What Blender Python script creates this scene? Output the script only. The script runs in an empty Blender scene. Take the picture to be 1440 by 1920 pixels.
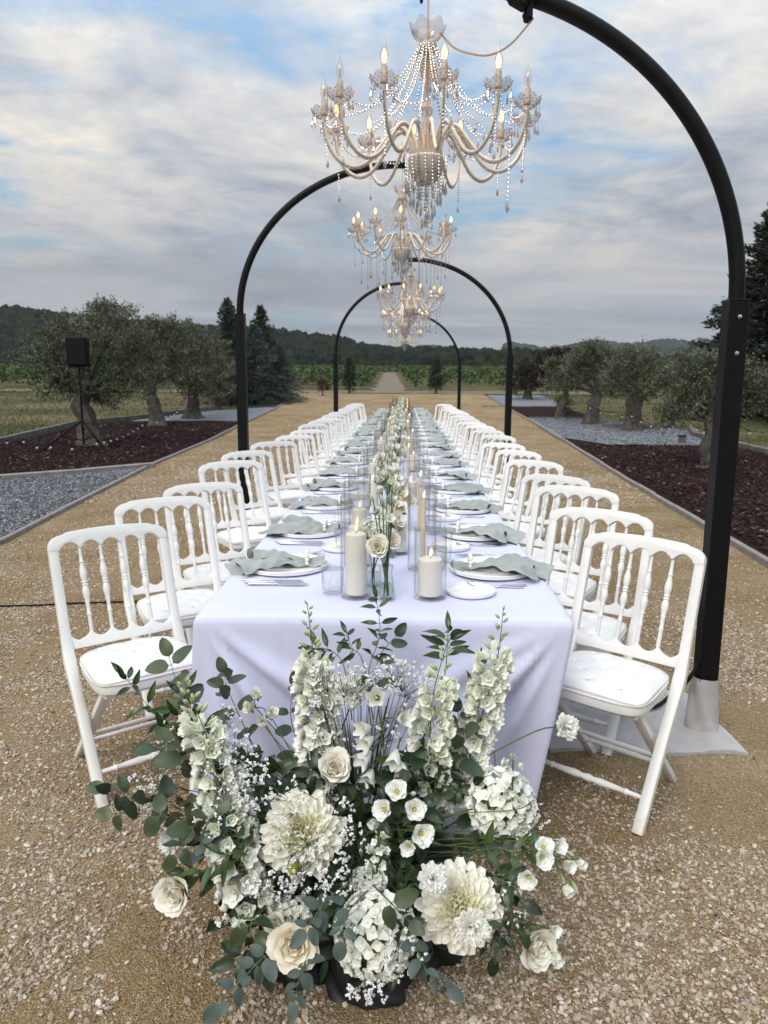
import bpy, bmesh, math, random
import numpy as np
from mathutils import Vector, Matrix, Euler
R = math.radians
sc = bpy.context.scene
col = sc.collection
random.seed(7)
rng = np.random.default_rng(7)

# ------------------------------------------------------------ camera
F = 1420.0
PITCH = R(9.9); YAW = math.atan(37 * math.cos(PITCH) / F); ROLL = R(.3)
CAM = Vector((.06, 0, 1.49))
fw = Vector((-math.sin(YAW) * math.cos(PITCH), math.cos(YAW) * math.cos(PITCH), -math.sin(PITCH)))
rt = Vector((math.cos(YAW), math.sin(YAW), 0)); up = rt.cross(fw)
rt, up = rt * math.cos(ROLL) + up * math.sin(ROLL), up * math.cos(ROLL) - rt * math.sin(ROLL)
cd = bpy.data.cameras.new('camera'); cam = bpy.data.objects.new('camera', cd); col.objects.link(cam)
cam.matrix_world = Matrix(((rt.x, up.x, -fw.x, CAM.x), (rt.y, up.y, -fw.y, CAM.y), (rt.z, up.z, -fw.z, CAM.z), (0, 0, 0, 1)))
cd.sensor_fit = 'VERTICAL'; cd.sensor_height = 24; cd.lens = F / 1920 * 24
cd.clip_start = .05; cd.clip_end = 9000
cd.dof.use_dof = True; cd.dof.focus_distance = 2.35; cd.dof.aperture_fstop = 4.6
sc.camera = cam

# ------------------------------------------------------------ sky, sun, exposure
W = bpy.data.worlds.new('World'); sc.world = W; W.use_nodes = True
SUN_EL, SUN_AZ = R(40), R(205)          # azimuth clockwise from +Y: behind the camera, to the left


def nodes_of(nt):
    N, L = nt.nodes, nt.links
    def n(t, **k):
        o = N.new(t)
        for a, b in k.items():
            if a in ('operation', 'blend_type', 'data_type', 'sky_type', 'noise_dimensions', 'feature', 'interpolation_type', 'distance', 'component', 'domain', 'clamp', 'mode', 'vector_type', 'noise_type', 'clamp_factor', 'normalize', 'use_clamp'):
                setattr(o, a, b)
            else:
                o.inputs[int(a[1:]) if a[0] == 'i' and a[1:].isdigit() else a.replace('_', ' ')].default_value = b
        return o
    return n, lambda a, b: L.new(a, b)


def build_world():
    nt = W.node_tree; nt.nodes.clear(); n, l = nodes_of(nt)
    out = n('ShaderNodeOutputWorld'); bg = n('ShaderNodeBackground'); l(bg.outputs[0], out.inputs[0])
    bg.inputs[1].default_value = .12
    sky = n('ShaderNodeTexSky', sky_type='NISHITA'); sky.sun_disc = False
    sky.sun_elevation = SUN_EL; sky.sun_rotation = SUN_AZ; sky.air_density = 1.0; sky.dust_density = .4
    tc = n('ShaderNodeTexCoord'); sp = n('ShaderNodeSeparateXYZ'); l(tc.outputs['Generated'], sp.inputs[0])
    zc = n('ShaderNodeMath', operation='MAXIMUM', i1=0.0); l(sp.outputs[2], zc.inputs[0])
    za = n('ShaderNodeMath', operation='ADD', i1=.09); l(zc.outputs[0], za.inputs[0])
    ux = n('ShaderNodeMath', operation='DIVIDE'); l(sp.outputs[0], ux.inputs[0]); l(za.outputs[0], ux.inputs[1])
    uy = n('ShaderNodeMath', operation='DIVIDE'); l(sp.outputs[1], uy.inputs[0]); l(za.outputs[0], uy.inputs[1])
    uv = n('ShaderNodeCombineXYZ'); l(ux.outputs[0], uv.inputs[0]); l(uy.outputs[0], uv.inputs[1])

    def noise(scale, detail, rough, dist, off, sx=1., sy=1.):
        mp = n('ShaderNodeMapping'); mp.inputs['Location'].default_value = off
        mp.inputs['Scale'].default_value = (sx, sy, 1); mp.inputs['Rotation'].default_value = (0, 0, R(-14))
        l(uv.outputs[0], mp.inputs[0])
        t = n('ShaderNodeTexNoise', Scale=scale, Detail=detail, Roughness=rough, Distortion=dist)
        l(mp.outputs[0], t.inputs['Vector']); return t.outputs['Fac']

    def ramp(src, pts):
        r = n('ShaderNodeValToRGB'); l(src, r.inputs[0]); e = r.color_ramp.elements
        e[0].position, e[0].color = pts[0][0], (*pts[0][1], 1); e[1].position, e[1].color = pts[-1][0], (*pts[-1][1], 1)
        for p, c in pts[1:-1]:
            q = e.new(p); q.color = (*c, 1)
        return r.outputs[0]

    def mix(a, b, f, bt='MIX'):
        m = n('ShaderNodeMix', data_type='RGBA', blend_type=bt)
        for s, k in ((a, 6), (b, 7), (f, 0)):
            if isinstance(s, (int, float)): m.inputs[k].default_value = s
            elif isinstance(s, tuple): m.inputs[k].default_value = (*s, 1)
            else: l(s, m.inputs[k])
        return m.outputs[2]
    # thin broken cover with gaps of blue
    g0 = noise(.62, 9, .62, .35, (.4, 2.2, 0), 1, .8); g1 = noise(2.6, 7, .65, .5, (1.2, 5.5, 0), .8, 1)
    gm = n('ShaderNodeMath', operation='MULTIPLY_ADD', i1=.35); l(g1, gm.inputs[0]); l(g0, gm.inputs[2])
    gap = ramp(gm.outputs[0], [(.56, (0, 0, 0)), (.61, (.5, .5, .5)), (.69, (1, 1, 1))])
    sh0 = noise(.95, 10, .64, .45, (1.7, 4.2, 0), 1, .6)
    shade = ramp(sh0, [(.33, (2.35, 2.55, 3.0)), (.43, (3.1, 3.3, 3.65)), (.52, (4.1, 4.15, 4.2)), (.60, (5.1, 4.85, 4.45)), (.70, (6.2, 5.6, 4.6))])
    fine = ramp(noise(3.2, 9, .66, .8, (9, 2, 0), .7, 1), [(.32, (.80, .83, .88)), (.5, (1, 1, 1)), (.68, (1.16, 1.13, 1.07))])
    cl = mix(shade, fine, 1.0, 'MULTIPLY')
    blue = mix(sky.outputs[0], (1.7, 2.9, 4.4), .9)
    low = n('ShaderNodeMapRange', interpolation_type='SMOOTHSTEP'); l(sp.outputs[2], low.inputs[0])
    low.inputs[1].default_value = .30; low.inputs[2].default_value = .10
    blue2 = mix(blue, (2.4, 3.75, 4.5), low.outputs[0])
    c1 = mix(blue2, cl, gap)
    # low bank of grey lavender stratus towards the horizon
    h = n('ShaderNodeMapRange', interpolation_type='SMOOTHSTEP'); l(sp.outputs[2], h.inputs[0])
    h.inputs[1].default_value = .20; h.inputs[2].default_value = .09
    bank = ramp(noise(.36, 9, .62, .7, (5.5, 1.2, 0), .5, 1.3), [(.36, (2.15, 2.35, 2.7)), (.48, (2.75, 2.95, 3.3)), (.56, (3.4, 3.55, 3.8)), (.66, (4.2, 4.2, 4.2))])
    bm = ramp(noise(.5, 7, .6, .4, (8.3, 3.3, 0), .5, 1.), [(.34, (.15, .15, .15)), (.46, (1, 1, 1))])
    hf = n('ShaderNodeMath', operation='MULTIPLY'); l(h.outputs[0], hf.inputs[0]); l(bm, hf.inputs[1])
    c2 = mix(c1, bank, hf.outputs[0])
    hz = n('ShaderNodeMapRange', interpolation_type='SMOOTHSTEP'); l(sp.outputs[2], hz.inputs[0])
    hz.inputs[1].default_value = .075; hz.inputs[2].default_value = .03; hz.inputs[4].default_value = .75
    c3 = mix(c2, (3.3, 3.55, 3.7), hz.outputs[0])
    # an overcast sky grows brighter overhead
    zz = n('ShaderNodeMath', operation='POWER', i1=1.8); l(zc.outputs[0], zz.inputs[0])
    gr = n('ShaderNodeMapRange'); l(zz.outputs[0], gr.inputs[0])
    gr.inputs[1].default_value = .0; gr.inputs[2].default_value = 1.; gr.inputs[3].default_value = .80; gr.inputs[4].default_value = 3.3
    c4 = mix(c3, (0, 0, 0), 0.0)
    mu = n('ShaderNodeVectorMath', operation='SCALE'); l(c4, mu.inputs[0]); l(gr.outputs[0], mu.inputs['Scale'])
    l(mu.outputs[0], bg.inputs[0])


build_world()
sd = bpy.data.lights.new('sun', 'SUN'); sd.energy = 1.5; sd.angle = R(25); sd.color = (1, .95, .88)
sun = bpy.data.objects.new('sun', sd); col.objects.link(sun)
dsun = Vector((math.sin(SUN_AZ) * math.cos(SUN_EL), math.cos(SUN_AZ) * math.cos(SUN_EL), math.sin(SUN_EL)))
sun.rotation_euler = dsun.to_track_quat('Z', 'Y').to_euler(); sun.location = (-4, -8, 9)
sc.view_settings.view_transform = 'Standard'; sc.view_settings.look = 'None'
sc.view_settings.exposure = .40; sc.view_settings.gamma = 1; sc.view_settings.use_curve_mapping = False
try:
    sc.cycles.transparent_max_bounces = 24; sc.cycles.max_bounces = 8; sc.cycles.caustics_reflective = False; sc.cycles.caustics_refractive = False
except Exception: pass


# ------------------------------------------------------------ helpers
def gz(Y):
    return float(np.interp(Y, [20, 24, 38, 60, 150, 220, 260], [0, .1, .74, 1.3, 3.1, 3.8, 4.6]))


def ray(px, py):
    return fw * F + rt * (px - 720) - up * (py - 960)


def U(px, py, Y):                       # the point of the place at depth Y that the photo shows at px, py
    d = ray(px, py); return CAM + d * ((Y - CAM.y) / d.y)


def GP(px, py, h=0.):
    d = ray(px, py); d = d / d.y; Y = 1.0
    while Y < 300:
        if CAM.z + d.z * Y <= gz(Y) + h: break
        Y += .02
    return Vector((CAM.x + d.x * Y, Y, gz(Y) + h))


def tag(o, label=None, cat=None, group=None, kind=None):
    if label: o['label'] = label
    if cat: o['category'] = cat
    if group: o['group'] = group
    if kind: o['kind'] = kind
    return o


def thing(name, label, cat, loc=(0, 0, 0), rz=0., group=None):
    o = bpy.data.objects.new(name, None); o.empty_display_size = .1; col.objects.link(o)
    o.location = loc; o.rotation_euler = (0, 0, rz); return tag(o, label, cat, group)


def link(name, me, parent=None, loc=None, rot=None, scale=None, mat=None):
    o = bpy.data.objects.new(name, me); col.objects.link(o)
    if parent: o.parent = parent
    if mat is not None: o.matrix_basis = mat
    if loc is not None: o.location = loc
    if rot is not None: o.rotation_euler = rot
    if scale is not None: o.scale = (scale,) * 3 if isinstance(scale, (int, float)) else scale
    return o


def copy_tree(o, parent=None, index={}):          # a thing, its parts and their sub-parts; meshes are shared
    if parent is None or not index:
        index.clear()
        for q in col.objects:
            if q.parent: index.setdefault(q.parent.name, []).append(q)
    kids = index.get(o.name, ())
    c = o.copy(); col.objects.link(c); c.parent = parent
    for ch in kids: copy_tree(ch, c)
    return c


def axis_matrix(pos, zdir, spin=0., scale=1.):
    q = Vector(zdir).normalized().to_track_quat('Z', 'Y')
    return Matrix.Translation(pos) @ q.to_matrix().to_4x4() @ Matrix.Rotation(spin, 4, 'Z') @ Matrix.Diagonal((scale, scale, scale, 1))


class MB:
    def __init__(s): s.v = []; s.f = []; s.m = []; s.c = []; s.hasc = False

    def add(s, vs, fs, mi=0, M=None, col_=None):
        b = len(s.v)
        if M is not None: vs = [M @ Vector(p) for p in vs]
        s.v += [tuple(p) for p in vs]; s.f += [tuple(i + b for i in f) for f in fs]; s.m += [mi] * len(fs)
        if col_ is None: s.c += [(1, 1, 1)] * len(vs)
        else:
            s.hasc = True; s.c += (list(col_) if isinstance(col_, list) else [col_] * len(vs))
        return s

    def box(s, c, d, mi=0, M=None, bev=0.):
        x, y, z = (q / 2 for q in d); b = min(bev, x * .45, y * .45, z * .45)
        T = Matrix.Translation(c) if M is None else M @ Matrix.Translation(c)
        if b <= 0:
            vs = [(i * x, j * y, k * z) for i in (-1, 1) for j in (-1, 1) for k in (-1, 1)]
            return s.add(vs, [(0, 1, 3, 2), (4, 6, 7, 5), (0, 4, 5, 1), (2, 3, 7, 6), (0, 2, 6, 4), (1, 5, 7, 3)], mi, T)
        vs = []; fs = []
        ring = []
        for zz, ins in ((-z, b), (-z + b, 0), (z - b, 0), (z, b)):
            X, Y = x - ins, y - ins; k = b if ins == 0 else b * .4
            r = [(X - k, -Y), (X, -Y + k), (X, Y - k), (X - k, Y), (-X + k, Y), (-X, Y - k), (-X, -Y + k), (-X + k, -Y)]
            ring.append(len(vs)); vs += [(p[0], p[1], zz) for p in r]
        for a, c2 in zip(ring, ring[1:]):
            fs += [(a + i, a + (i + 1) % 8, c2 + (i + 1) % 8, c2 + i) for i in range(8)]
        fs += [tuple(range(7, -1, -1)), tuple(ring[3] + i for i in range(8))]
        return s.add(vs, fs, mi, T)

    def sweep(s, pts, prof, side=None, mi=0, M=None, caps=True, scales=None, closed=False, col_=None):
        P = [Vector(p) for p in pts]; n = len(P); m = len(prof); vs = []; fs = []
        ref = Vector(side) if side is not None else None
        last = None
        for i, p in enumerate(P):
            if closed: t = P[(i + 1) % n] - P[i - 1]
            else: t = P[min(i + 1, n - 1)] - P[max(i - 1, 0)]
            t.normalize() if t.length else None
            if ref is not None: a = ref - t * ref.dot(t)
            elif last is None:
                a = Vector((0, 0, 1)) if abs(t.z) < .9 else Vector((1, 0, 0)); a = a - t * a.dot(t)
            else: a = last - t * last.dot(t)
            if a.length < 1e-6: a = t.orthogonal()
            a.normalize(); last = a; b = t.cross(a)
            k = scales[i] if scales else 1.
            vs += [p + a * (q[0] * k) + b * (q[1] * k) for q in prof]
        for i in range(n if closed else n - 1):
            j = (i + 1) % n
            fs += [(i * m + k, i * m + (k + 1) % m, j * m + (k + 1) % m, j * m + k) for k in range(m)]
        if caps and not closed: fs += [tuple(range(m - 1, -1, -1)), tuple((n - 1) * m + k for k in range(m))]
        return s.add(vs, fs, mi, M, col_)

    def tube(s, pts, r, n=8, mi=0, M=None, caps=True, closed=False, col_=None):
        sc_ = [q for q in r] if isinstance(r, (list, tuple)) else [r] * len(pts)
        prof = [(math.cos(2 * math.pi * k / n), math.sin(2 * math.pi * k / n)) for k in range(n)]
        return s.sweep(pts, prof, None, mi, M, caps, sc_, closed, col_)

    def lathe(s, prof, n=16, mi=0, M=None, col_=None, flute=None):
        vs = []; fs = []; m = len(prof); cs = []
        for i, (r, z) in enumerate(prof):
            for k in range(n):
                a = 2 * math.pi * k / n; rr = r
                if flute: rr = r * (1 + flute[1] * math.cos(flute[0] * a))
                vs.append((rr * math.cos(a), rr * math.sin(a), z))
                if col_ and callable(col_): cs.append(col_(i / (m - 1)))
        for i in range(m - 1):
            fs += [(i * n + k, i * n + (k + 1) % n, (i + 1) * n + (k + 1) % n, (i + 1) * n + k) for k in range(n)]
        if prof[0][0] > 1e-5: fs.append(tuple(range(n - 1, -1, -1)))
        if prof[-1][0] > 1e-5: fs.append(tuple((m - 1) * n + k for k in range(n)))
        return s.add(vs, fs, mi, M, cs if cs else (None if callable(col_) else col_))

    def ico(s, r=1., mi=0, M=None, sub=1, col_=None, sq=(1, 1, 1)):
        vs, fs = ICO[sub]
        return s.add([(p[0] * r * sq[0], p[1] * r * sq[1], p[2] * r * sq[2]) for p in vs], fs, mi, M, col_)

    def grid(s, fn, nu, nv, mi=0, M=None, colfn=None):
        vs = []; cs = []
        for i in range(nu + 1):
            for j in range(nv + 1):
                vs.append(fn(i / nu, j / nv))
                if colfn: cs.append(colfn(i / nu, j / nv))
        fs = [(i * (nv + 1) + j, (i + 1) * (nv + 1) + j, (i + 1) * (nv + 1) + j + 1, i * (nv + 1) + j + 1) for i in range(nu) for j in range(nv)]
        return s.add(vs, fs, mi, M, cs if cs else None)

    def prism(s, outline, th, mi=0, M=None):           # outline in (x, z), thickness along y
        n = len(outline); vs = [(x, -th / 2, z) for x, z in outline] + [(x, th / 2, z) for x, z in outline]
        fs = [tuple(range(n)), tuple(range(2 * n - 1, n - 1, -1))] + [(i, n + i, n + (i + 1) % n, (i + 1) % n) for i in range(n)]
        return s.add(vs, fs, mi, M)

    def mesh(s, name, mats, smooth=True, bevel=0.):
        me = bpy.data.meshes.new(name); me.from_pydata(s.v, [], s.f)
        for m in (mats if isinstance(mats, (list, tuple)) else [mats]): me.materials.append(m)
        me.polygons.foreach_set('material_index', s.m)
        if s.hasc:
            ca = me.color_attributes.new('Col', 'FLOAT_COLOR', 'POINT')
            ca.data.foreach_set('color', np.c_[np.array(s.c, dtype=float).reshape(-1, 3), np.ones(len(s.c))].ravel())
        if bevel:
            bm = bmesh.new(); bm.from_mesh(me)
            ed = [e for e in bm.edges if e.is_manifold and e.calc_face_angle(0) > 1.0]
            bmesh.ops.bevel(bm, geom=ed, offset=bevel, segments=2, affect='EDGES', profile=.6)
            bm.to_mesh(me); bm.free()
        me.polygons.foreach_set('use_smooth', [smooth] * len(me.polygons))
        if smooth:
            try: me.set_sharp_from_angle(angle=R(42))
            except Exception: pass
        me.update(); return me

    def obj(s, name, mats, parent=None, smooth=True, bevel=0., **k):
        return link(name, s.mesh(name, mats, smooth, bevel), parent, **k)


def make_ico(sub):
    bm = bmesh.new(); bmesh.ops.create_icosphere(bm, subdivisions=sub, radius=1)
    bm.verts.ensure_lookup_table()
    r = ([tuple(v.co) for v in bm.verts], [tuple(v.index for v in f.verts) for f in bm.faces]); bm.free(); return r


ICO = {1: make_ico(1), 2: make_ico(2), 3: make_ico(3)}


def soup(name, V, Fq, mats, parent=None, smooth=False, colr=None, nv=4):
    """fast mesh from numpy: V (n,3), Fq (m,nv)"""
    me = bpy.data.meshes.new(name); me.vertices.add(len(V)); me.vertices.foreach_set('co', np.asarray(V, dtype=np.float32).ravel())
    m = len(Fq); me.loops.add(m * nv); me.polygons.add(m)
    me.loops.foreach_set('vertex_index', np.asarray(Fq, dtype=np.int32).ravel())
    me.polygons.foreach_set('loop_start', np.arange(0, m * nv, nv, dtype=np.int32))
    me.polygons.foreach_set('use_smooth', [smooth] * m)
    for q in (mats if isinstance(mats, (list, tuple)) else [mats]): me.materials.append(q)
    if colr is not None:
        ca = me.color_attributes.new('Col', 'FLOAT_COLOR', 'POINT')
        ca.data.foreach_set('color', np.c_[colr, np.ones(len(colr))].astype(np.float32).ravel())
    me.update(calc_edges=True); me.validate()
    return link(name, me, parent)


def leaf_cloud(P, D, ln, wd, rg, fold=.25):
    """P centres (n,3), D directions (n,3): diamond leaves of 4 vertices"""
    n = len(P); D = D / np.linalg.norm(D, axis=1)[:, None]
    S = np.cross(D, rg.normal(size=(n, 3))); S /= np.linalg.norm(S, axis=1)[:, None]
    ln = ln[:, None]; wd = wd[:, None]
    V = np.stack([P - D * ln / 2, P + S * wd / 2, P + D * ln / 2, P - S * wd / 2], 1).reshape(-1, 3)
    Fq = np.arange(n * 4).reshape(n, 4)
    return V, Fq


def vnoise(x, y, seed=0):
    x = np.asarray(x, float); y = np.asarray(y, float)
    xi = np.floor(x).astype(int); yi = np.floor(y).astype(int); fx = x - xi; fy = y - yi
    fx = fx * fx * (3 - 2 * fx); fy = fy * fy * (3 - 2 * fy)
    def h(a, b):
        t = np.sin(a * 127.1 + b * 311.7 + seed * 74.7) * 43758.5453
        return t - np.floor(t)
    return (h(xi, yi) * (1 - fx) + h(xi + 1, yi) * fx) * (1 - fy) + (h(xi, yi + 1) * (1 - fx) + h(xi + 1, yi + 1) * fx) * fy


def fbm(x, y, seed=0, o=4):
    s = 0; a = .5; t = 0
    for i in range(o):
        s = s + a * vnoise(np.asarray(x) * 2 ** i, np.asarray(y) * 2 ** i, seed + i * 13); t += a; a *= .5
    return s / t


def scatter(name, pts, scl, rot, idx, meshes, label=None, cat=None, kind='stuff', parent=None):
    """one object of instanced pieces"""
    src = bpy.data.collections.new(name + '_pieces')
    for i, m in enumerate(meshes):
        o = bpy.data.objects.new('%s_piece' % name, m); src.objects.link(o)
    me = bpy.data.meshes.new(name); n = len(pts); me.vertices.add(n)
    me.vertices.foreach_set('co', np.asarray(pts, dtype=np.float32).ravel())
    for an, ty, da, key in (('scl', 'FLOAT_VECTOR', scl, 'vector'), ('rot', 'FLOAT_VECTOR', rot, 'vector'), ('idx', 'INT', idx, 'value')):
        a = me.attributes.new(an, ty, 'POINT'); a.data.foreach_set(key, np.asarray(da, dtype=np.int32 if ty == 'INT' else np.float32).ravel())
    o = link(name, me, parent); tag(o, label, cat, None, kind)
    ng = bpy.data.node_groups.new(name, 'GeometryNodeTree')
    ng.interface.new_socket('Geometry', in_out='INPUT', socket_type='NodeSocketGeometry')
    ng.interface.new_socket('Geometry', in_out='OUTPUT', socket_type='NodeSocketGeometry')
    N, L = ng.nodes, ng.links
    gi = N.new('NodeGroupInput'); go = N.new('NodeGroupOutput'); ip = N.new('GeometryNodeInstanceOnPoints')
    ci = N.new('GeometryNodeCollectionInfo'); ci.inputs['Collection'].default_value = src
    ci.inputs['Separate Children'].default_value = True; ci.inputs['Reset Children'].default_value = True
    def na(nm, ty):
        q = N.new('GeometryNodeInputNamedAttribute'); q.data_type = ty; q.inputs['Name'].default_value = nm
        return q.outputs['Attribute']
    L.new(gi.outputs[0], ip.inputs['Points']); L.new(ci.outputs[0], ip.inputs['Instance'])
    ip.inputs['Pick Instance'].default_value = True
    L.new(na('idx', 'INT'), ip.inputs['Instance Index'])
    e2r = N.new('FunctionNodeEulerToRotation'); L.new(na('rot', 'FLOAT_VECTOR'), e2r.inputs[0]); L.new(e2r.outputs[0], ip.inputs['Rotation'])
    L.new(na('scl', 'FLOAT_VECTOR'), ip.inputs['Scale']); L.new(ip.outputs[0], go.inputs[0])
    md = o.modifiers.new('scatter', 'NODES'); md.node_group = ng
    return o


# ------------------------------------------------------------ materials
def mat(name, c, rough=.6, c2=None, nscale=8., bump=0., bscale=60., metal=0., spec=.5, objrand=0., attr=None, transl=0., sheen=0., coat=0., contrast=(.35, .65), detail=5, coord='Object', dusty=False):
    m = bpy.data.materials.new(name); m.use_nodes = True; nt = m.node_tree; nt.nodes.clear(); n, l = nodes_of(nt)
    out = n('ShaderNodeOutputMaterial'); b = n('ShaderNodeBsdfPrincipled', Roughness=rough, Metallic=metal)
    b.inputs['Specular IOR Level'].default_value = spec
    if sheen: b.inputs['Sheen Weight'].default_value = sheen
    if coat: b.inputs['Coat Weight'].default_value = coat
    tc = n('ShaderNodeTexCoord'); base = None
    if coord == 'World':
        ge = n('ShaderNodeNewGeometry'); cs = ge.outputs['Position']
    else: cs = tc.outputs[coord]
    if c2 is not None:
        t = n('ShaderNodeTexNoise', Scale=nscale, Detail=detail, Roughness=.6); l(cs, t.inputs['Vector'])
        r = n('ShaderNodeValToRGB'); l(t.outputs['Fac'], r.inputs[0]); e = r.color_ramp.elements
        e[0].position = contrast[0]; e[1].position = contrast[1]; e[0].color = (*c, 1); e[1].color = (*c2, 1); base = r.outputs[0]
    if attr:
        a = n('ShaderNodeAttribute'); a.attribute_name = attr
        if base is None: base = a.outputs['Color']
        else:
            mx = n('ShaderNodeMix', data_type='RGBA', blend_type='MULTIPLY', i0=1.); l(base, mx.inputs[6]); l(a.outputs['Color'], mx.inputs[7]); base = mx.outputs[2]
    if objrand:
        oi = n('ShaderNodeObjectInfo'); mr = n('ShaderNodeMapRange', i3=1 - objrand, i4=1 + objrand); l(oi.outputs['Random'], mr.inputs[0])
        hs = n('ShaderNodeHueSaturation'); l(mr.outputs[0], hs.inputs['Value'])
        if objrand > .3:
            hm_ = n('ShaderNodeMapRange', i3=.515, i4=.455); l(oi.outputs['Random'], hm_.inputs[0]); l(hm_.outputs[0], hs.inputs['Hue'])
        if base is None: hs.inputs['Color'].default_value = (*c, 1)
        else: l(base, hs.inputs['Color'])
        base = hs.outputs[0]
    if dusty:
        ge_ = n('ShaderNodeNewGeometry'); sx_ = n('ShaderNodeSeparateXYZ'); l(ge_.outputs['Position'], sx_.inputs[0]); tn_ = n('ShaderNodeTexNoise', Scale=30., Detail=5); l(ge_.outputs['Position'], tn_.inputs['Vector'])
        md_ = n('ShaderNodeMath', operation='MULTIPLY_ADD', i1=-.22, i2=.16); l(tn_.outputs['Fac'], md_.inputs[0]); ad_ = n('ShaderNodeMath', operation='SUBTRACT'); l(md_.outputs[0], ad_.inputs[0]); l(sx_.outputs[2], ad_.inputs[1])
        mr_ = n('ShaderNodeMapRange', i1=-.02, i2=.07, i3=0., i4=.55); l(ad_.outputs[0], mr_.inputs[0]); mx_ = n('ShaderNodeMix', data_type='RGBA'); l(mr_.outputs[0], mx_.inputs[0]); l(base, mx_.inputs[6]); mx_.inputs[7].default_value = (.42, .34, .24, 1); base = mx_.outputs[2]
    if base is None: b.inputs['Base Color'].default_value = (*c, 1)
    else: l(base, b.inputs['Base Color'])
    if bump:
        t2 = n('ShaderNodeTexNoise', Scale=bscale, Detail=6, Roughness=.65); l(cs, t2.inputs['Vector'])
        bp = n('ShaderNodeBump', Strength=bump, Distance=.01); l(t2.outputs['Fac'], bp.inputs['Height']); l(bp.outputs[0], b.inputs['Normal'])
    sh = b.outputs[0]
    if transl:
        tr = n('ShaderNodeBsdfTranslucent'); ms = n('ShaderNodeMixShader', i0=transl)
        if base is None: tr.inputs[0].default_value = (*c, 1)
        else: l(base, tr.inputs[0])
        l(b.outputs[0], ms.inputs[1]); l(tr.outputs[0], ms.inputs[2]); sh = ms.outputs[0]
    l(sh, out.inputs[0]); return m


def emis(name, c, s):
    m = bpy.data.materials.new(name); m.use_nodes = True; nt = m.node_tree; nt.nodes.clear(); n, l = nodes_of(nt)
    out = n('ShaderNodeOutputMaterial'); e = n('ShaderNodeEmission', Color=(*c, 1), Strength=s); l(e.outputs[0], out.inputs[0])
    try: m.cycles.emission_sampling = 'NONE'
    except Exception: pass
    return m


def glass(name, tint=(.97, .98, .98), ior=1.5, gain=1.6, rough=.02, body=.0, bcol=(.8, .8, .8), edge=.66):
    """thin clear glass: Fresnel mix of clear and mirror"""
    m = bpy.data.materials.new(name); m.use_nodes = True; nt = m.node_tree; nt.nodes.clear(); n, l = nodes_of(nt)
    out = n('ShaderNodeOutputMaterial'); lw = n('ShaderNodeLayerWeight', Blend=.5); pw = n('ShaderNodeMath', operation='POWER', i1=3.2); l(lw.outputs['Facing'], pw.inputs[0])
    f0 = ((ior - 1) / (ior + 1)) ** 2; ml = n('ShaderNodeMath', operation='MULTIPLY_ADD', i1=(1 - f0) * .55 * gain, i2=f0 * gain); ml.use_clamp = True
    l(pw.outputs[0], ml.inputs[0]); tm = n('ShaderNodeMix', data_type='RGBA'); l(pw.outputs[0], tm.inputs[0]); tm.inputs[6].default_value = (*tint, 1); tm.inputs[7].default_value = (tint[0] * edge, tint[1] * edge * 1.03, tint[2] * edge * 1.02, 1)
    t = n('ShaderNodeBsdfTransparent'); l(tm.outputs[2], t.inputs[0]); g = n('ShaderNodeBsdfGlossy', Roughness=rough)
    ms = n('ShaderNodeMixShader'); l(ml.outputs[0], ms.inputs[0]); l(t.outputs[0], ms.inputs[1]); l(g.outputs[0], ms.inputs[2]); sh = ms.outputs[0]
    if body:
        d = n('ShaderNodeBsdfDiffuse', Color=(*bcol, 1)); m2 = n('ShaderNodeMixShader', i0=body); l(sh, m2.inputs[1]); l(d.outputs[0], m2.inputs[2]); sh = m2.outputs[0]
    l(sh, out.inputs[0]); return m


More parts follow.
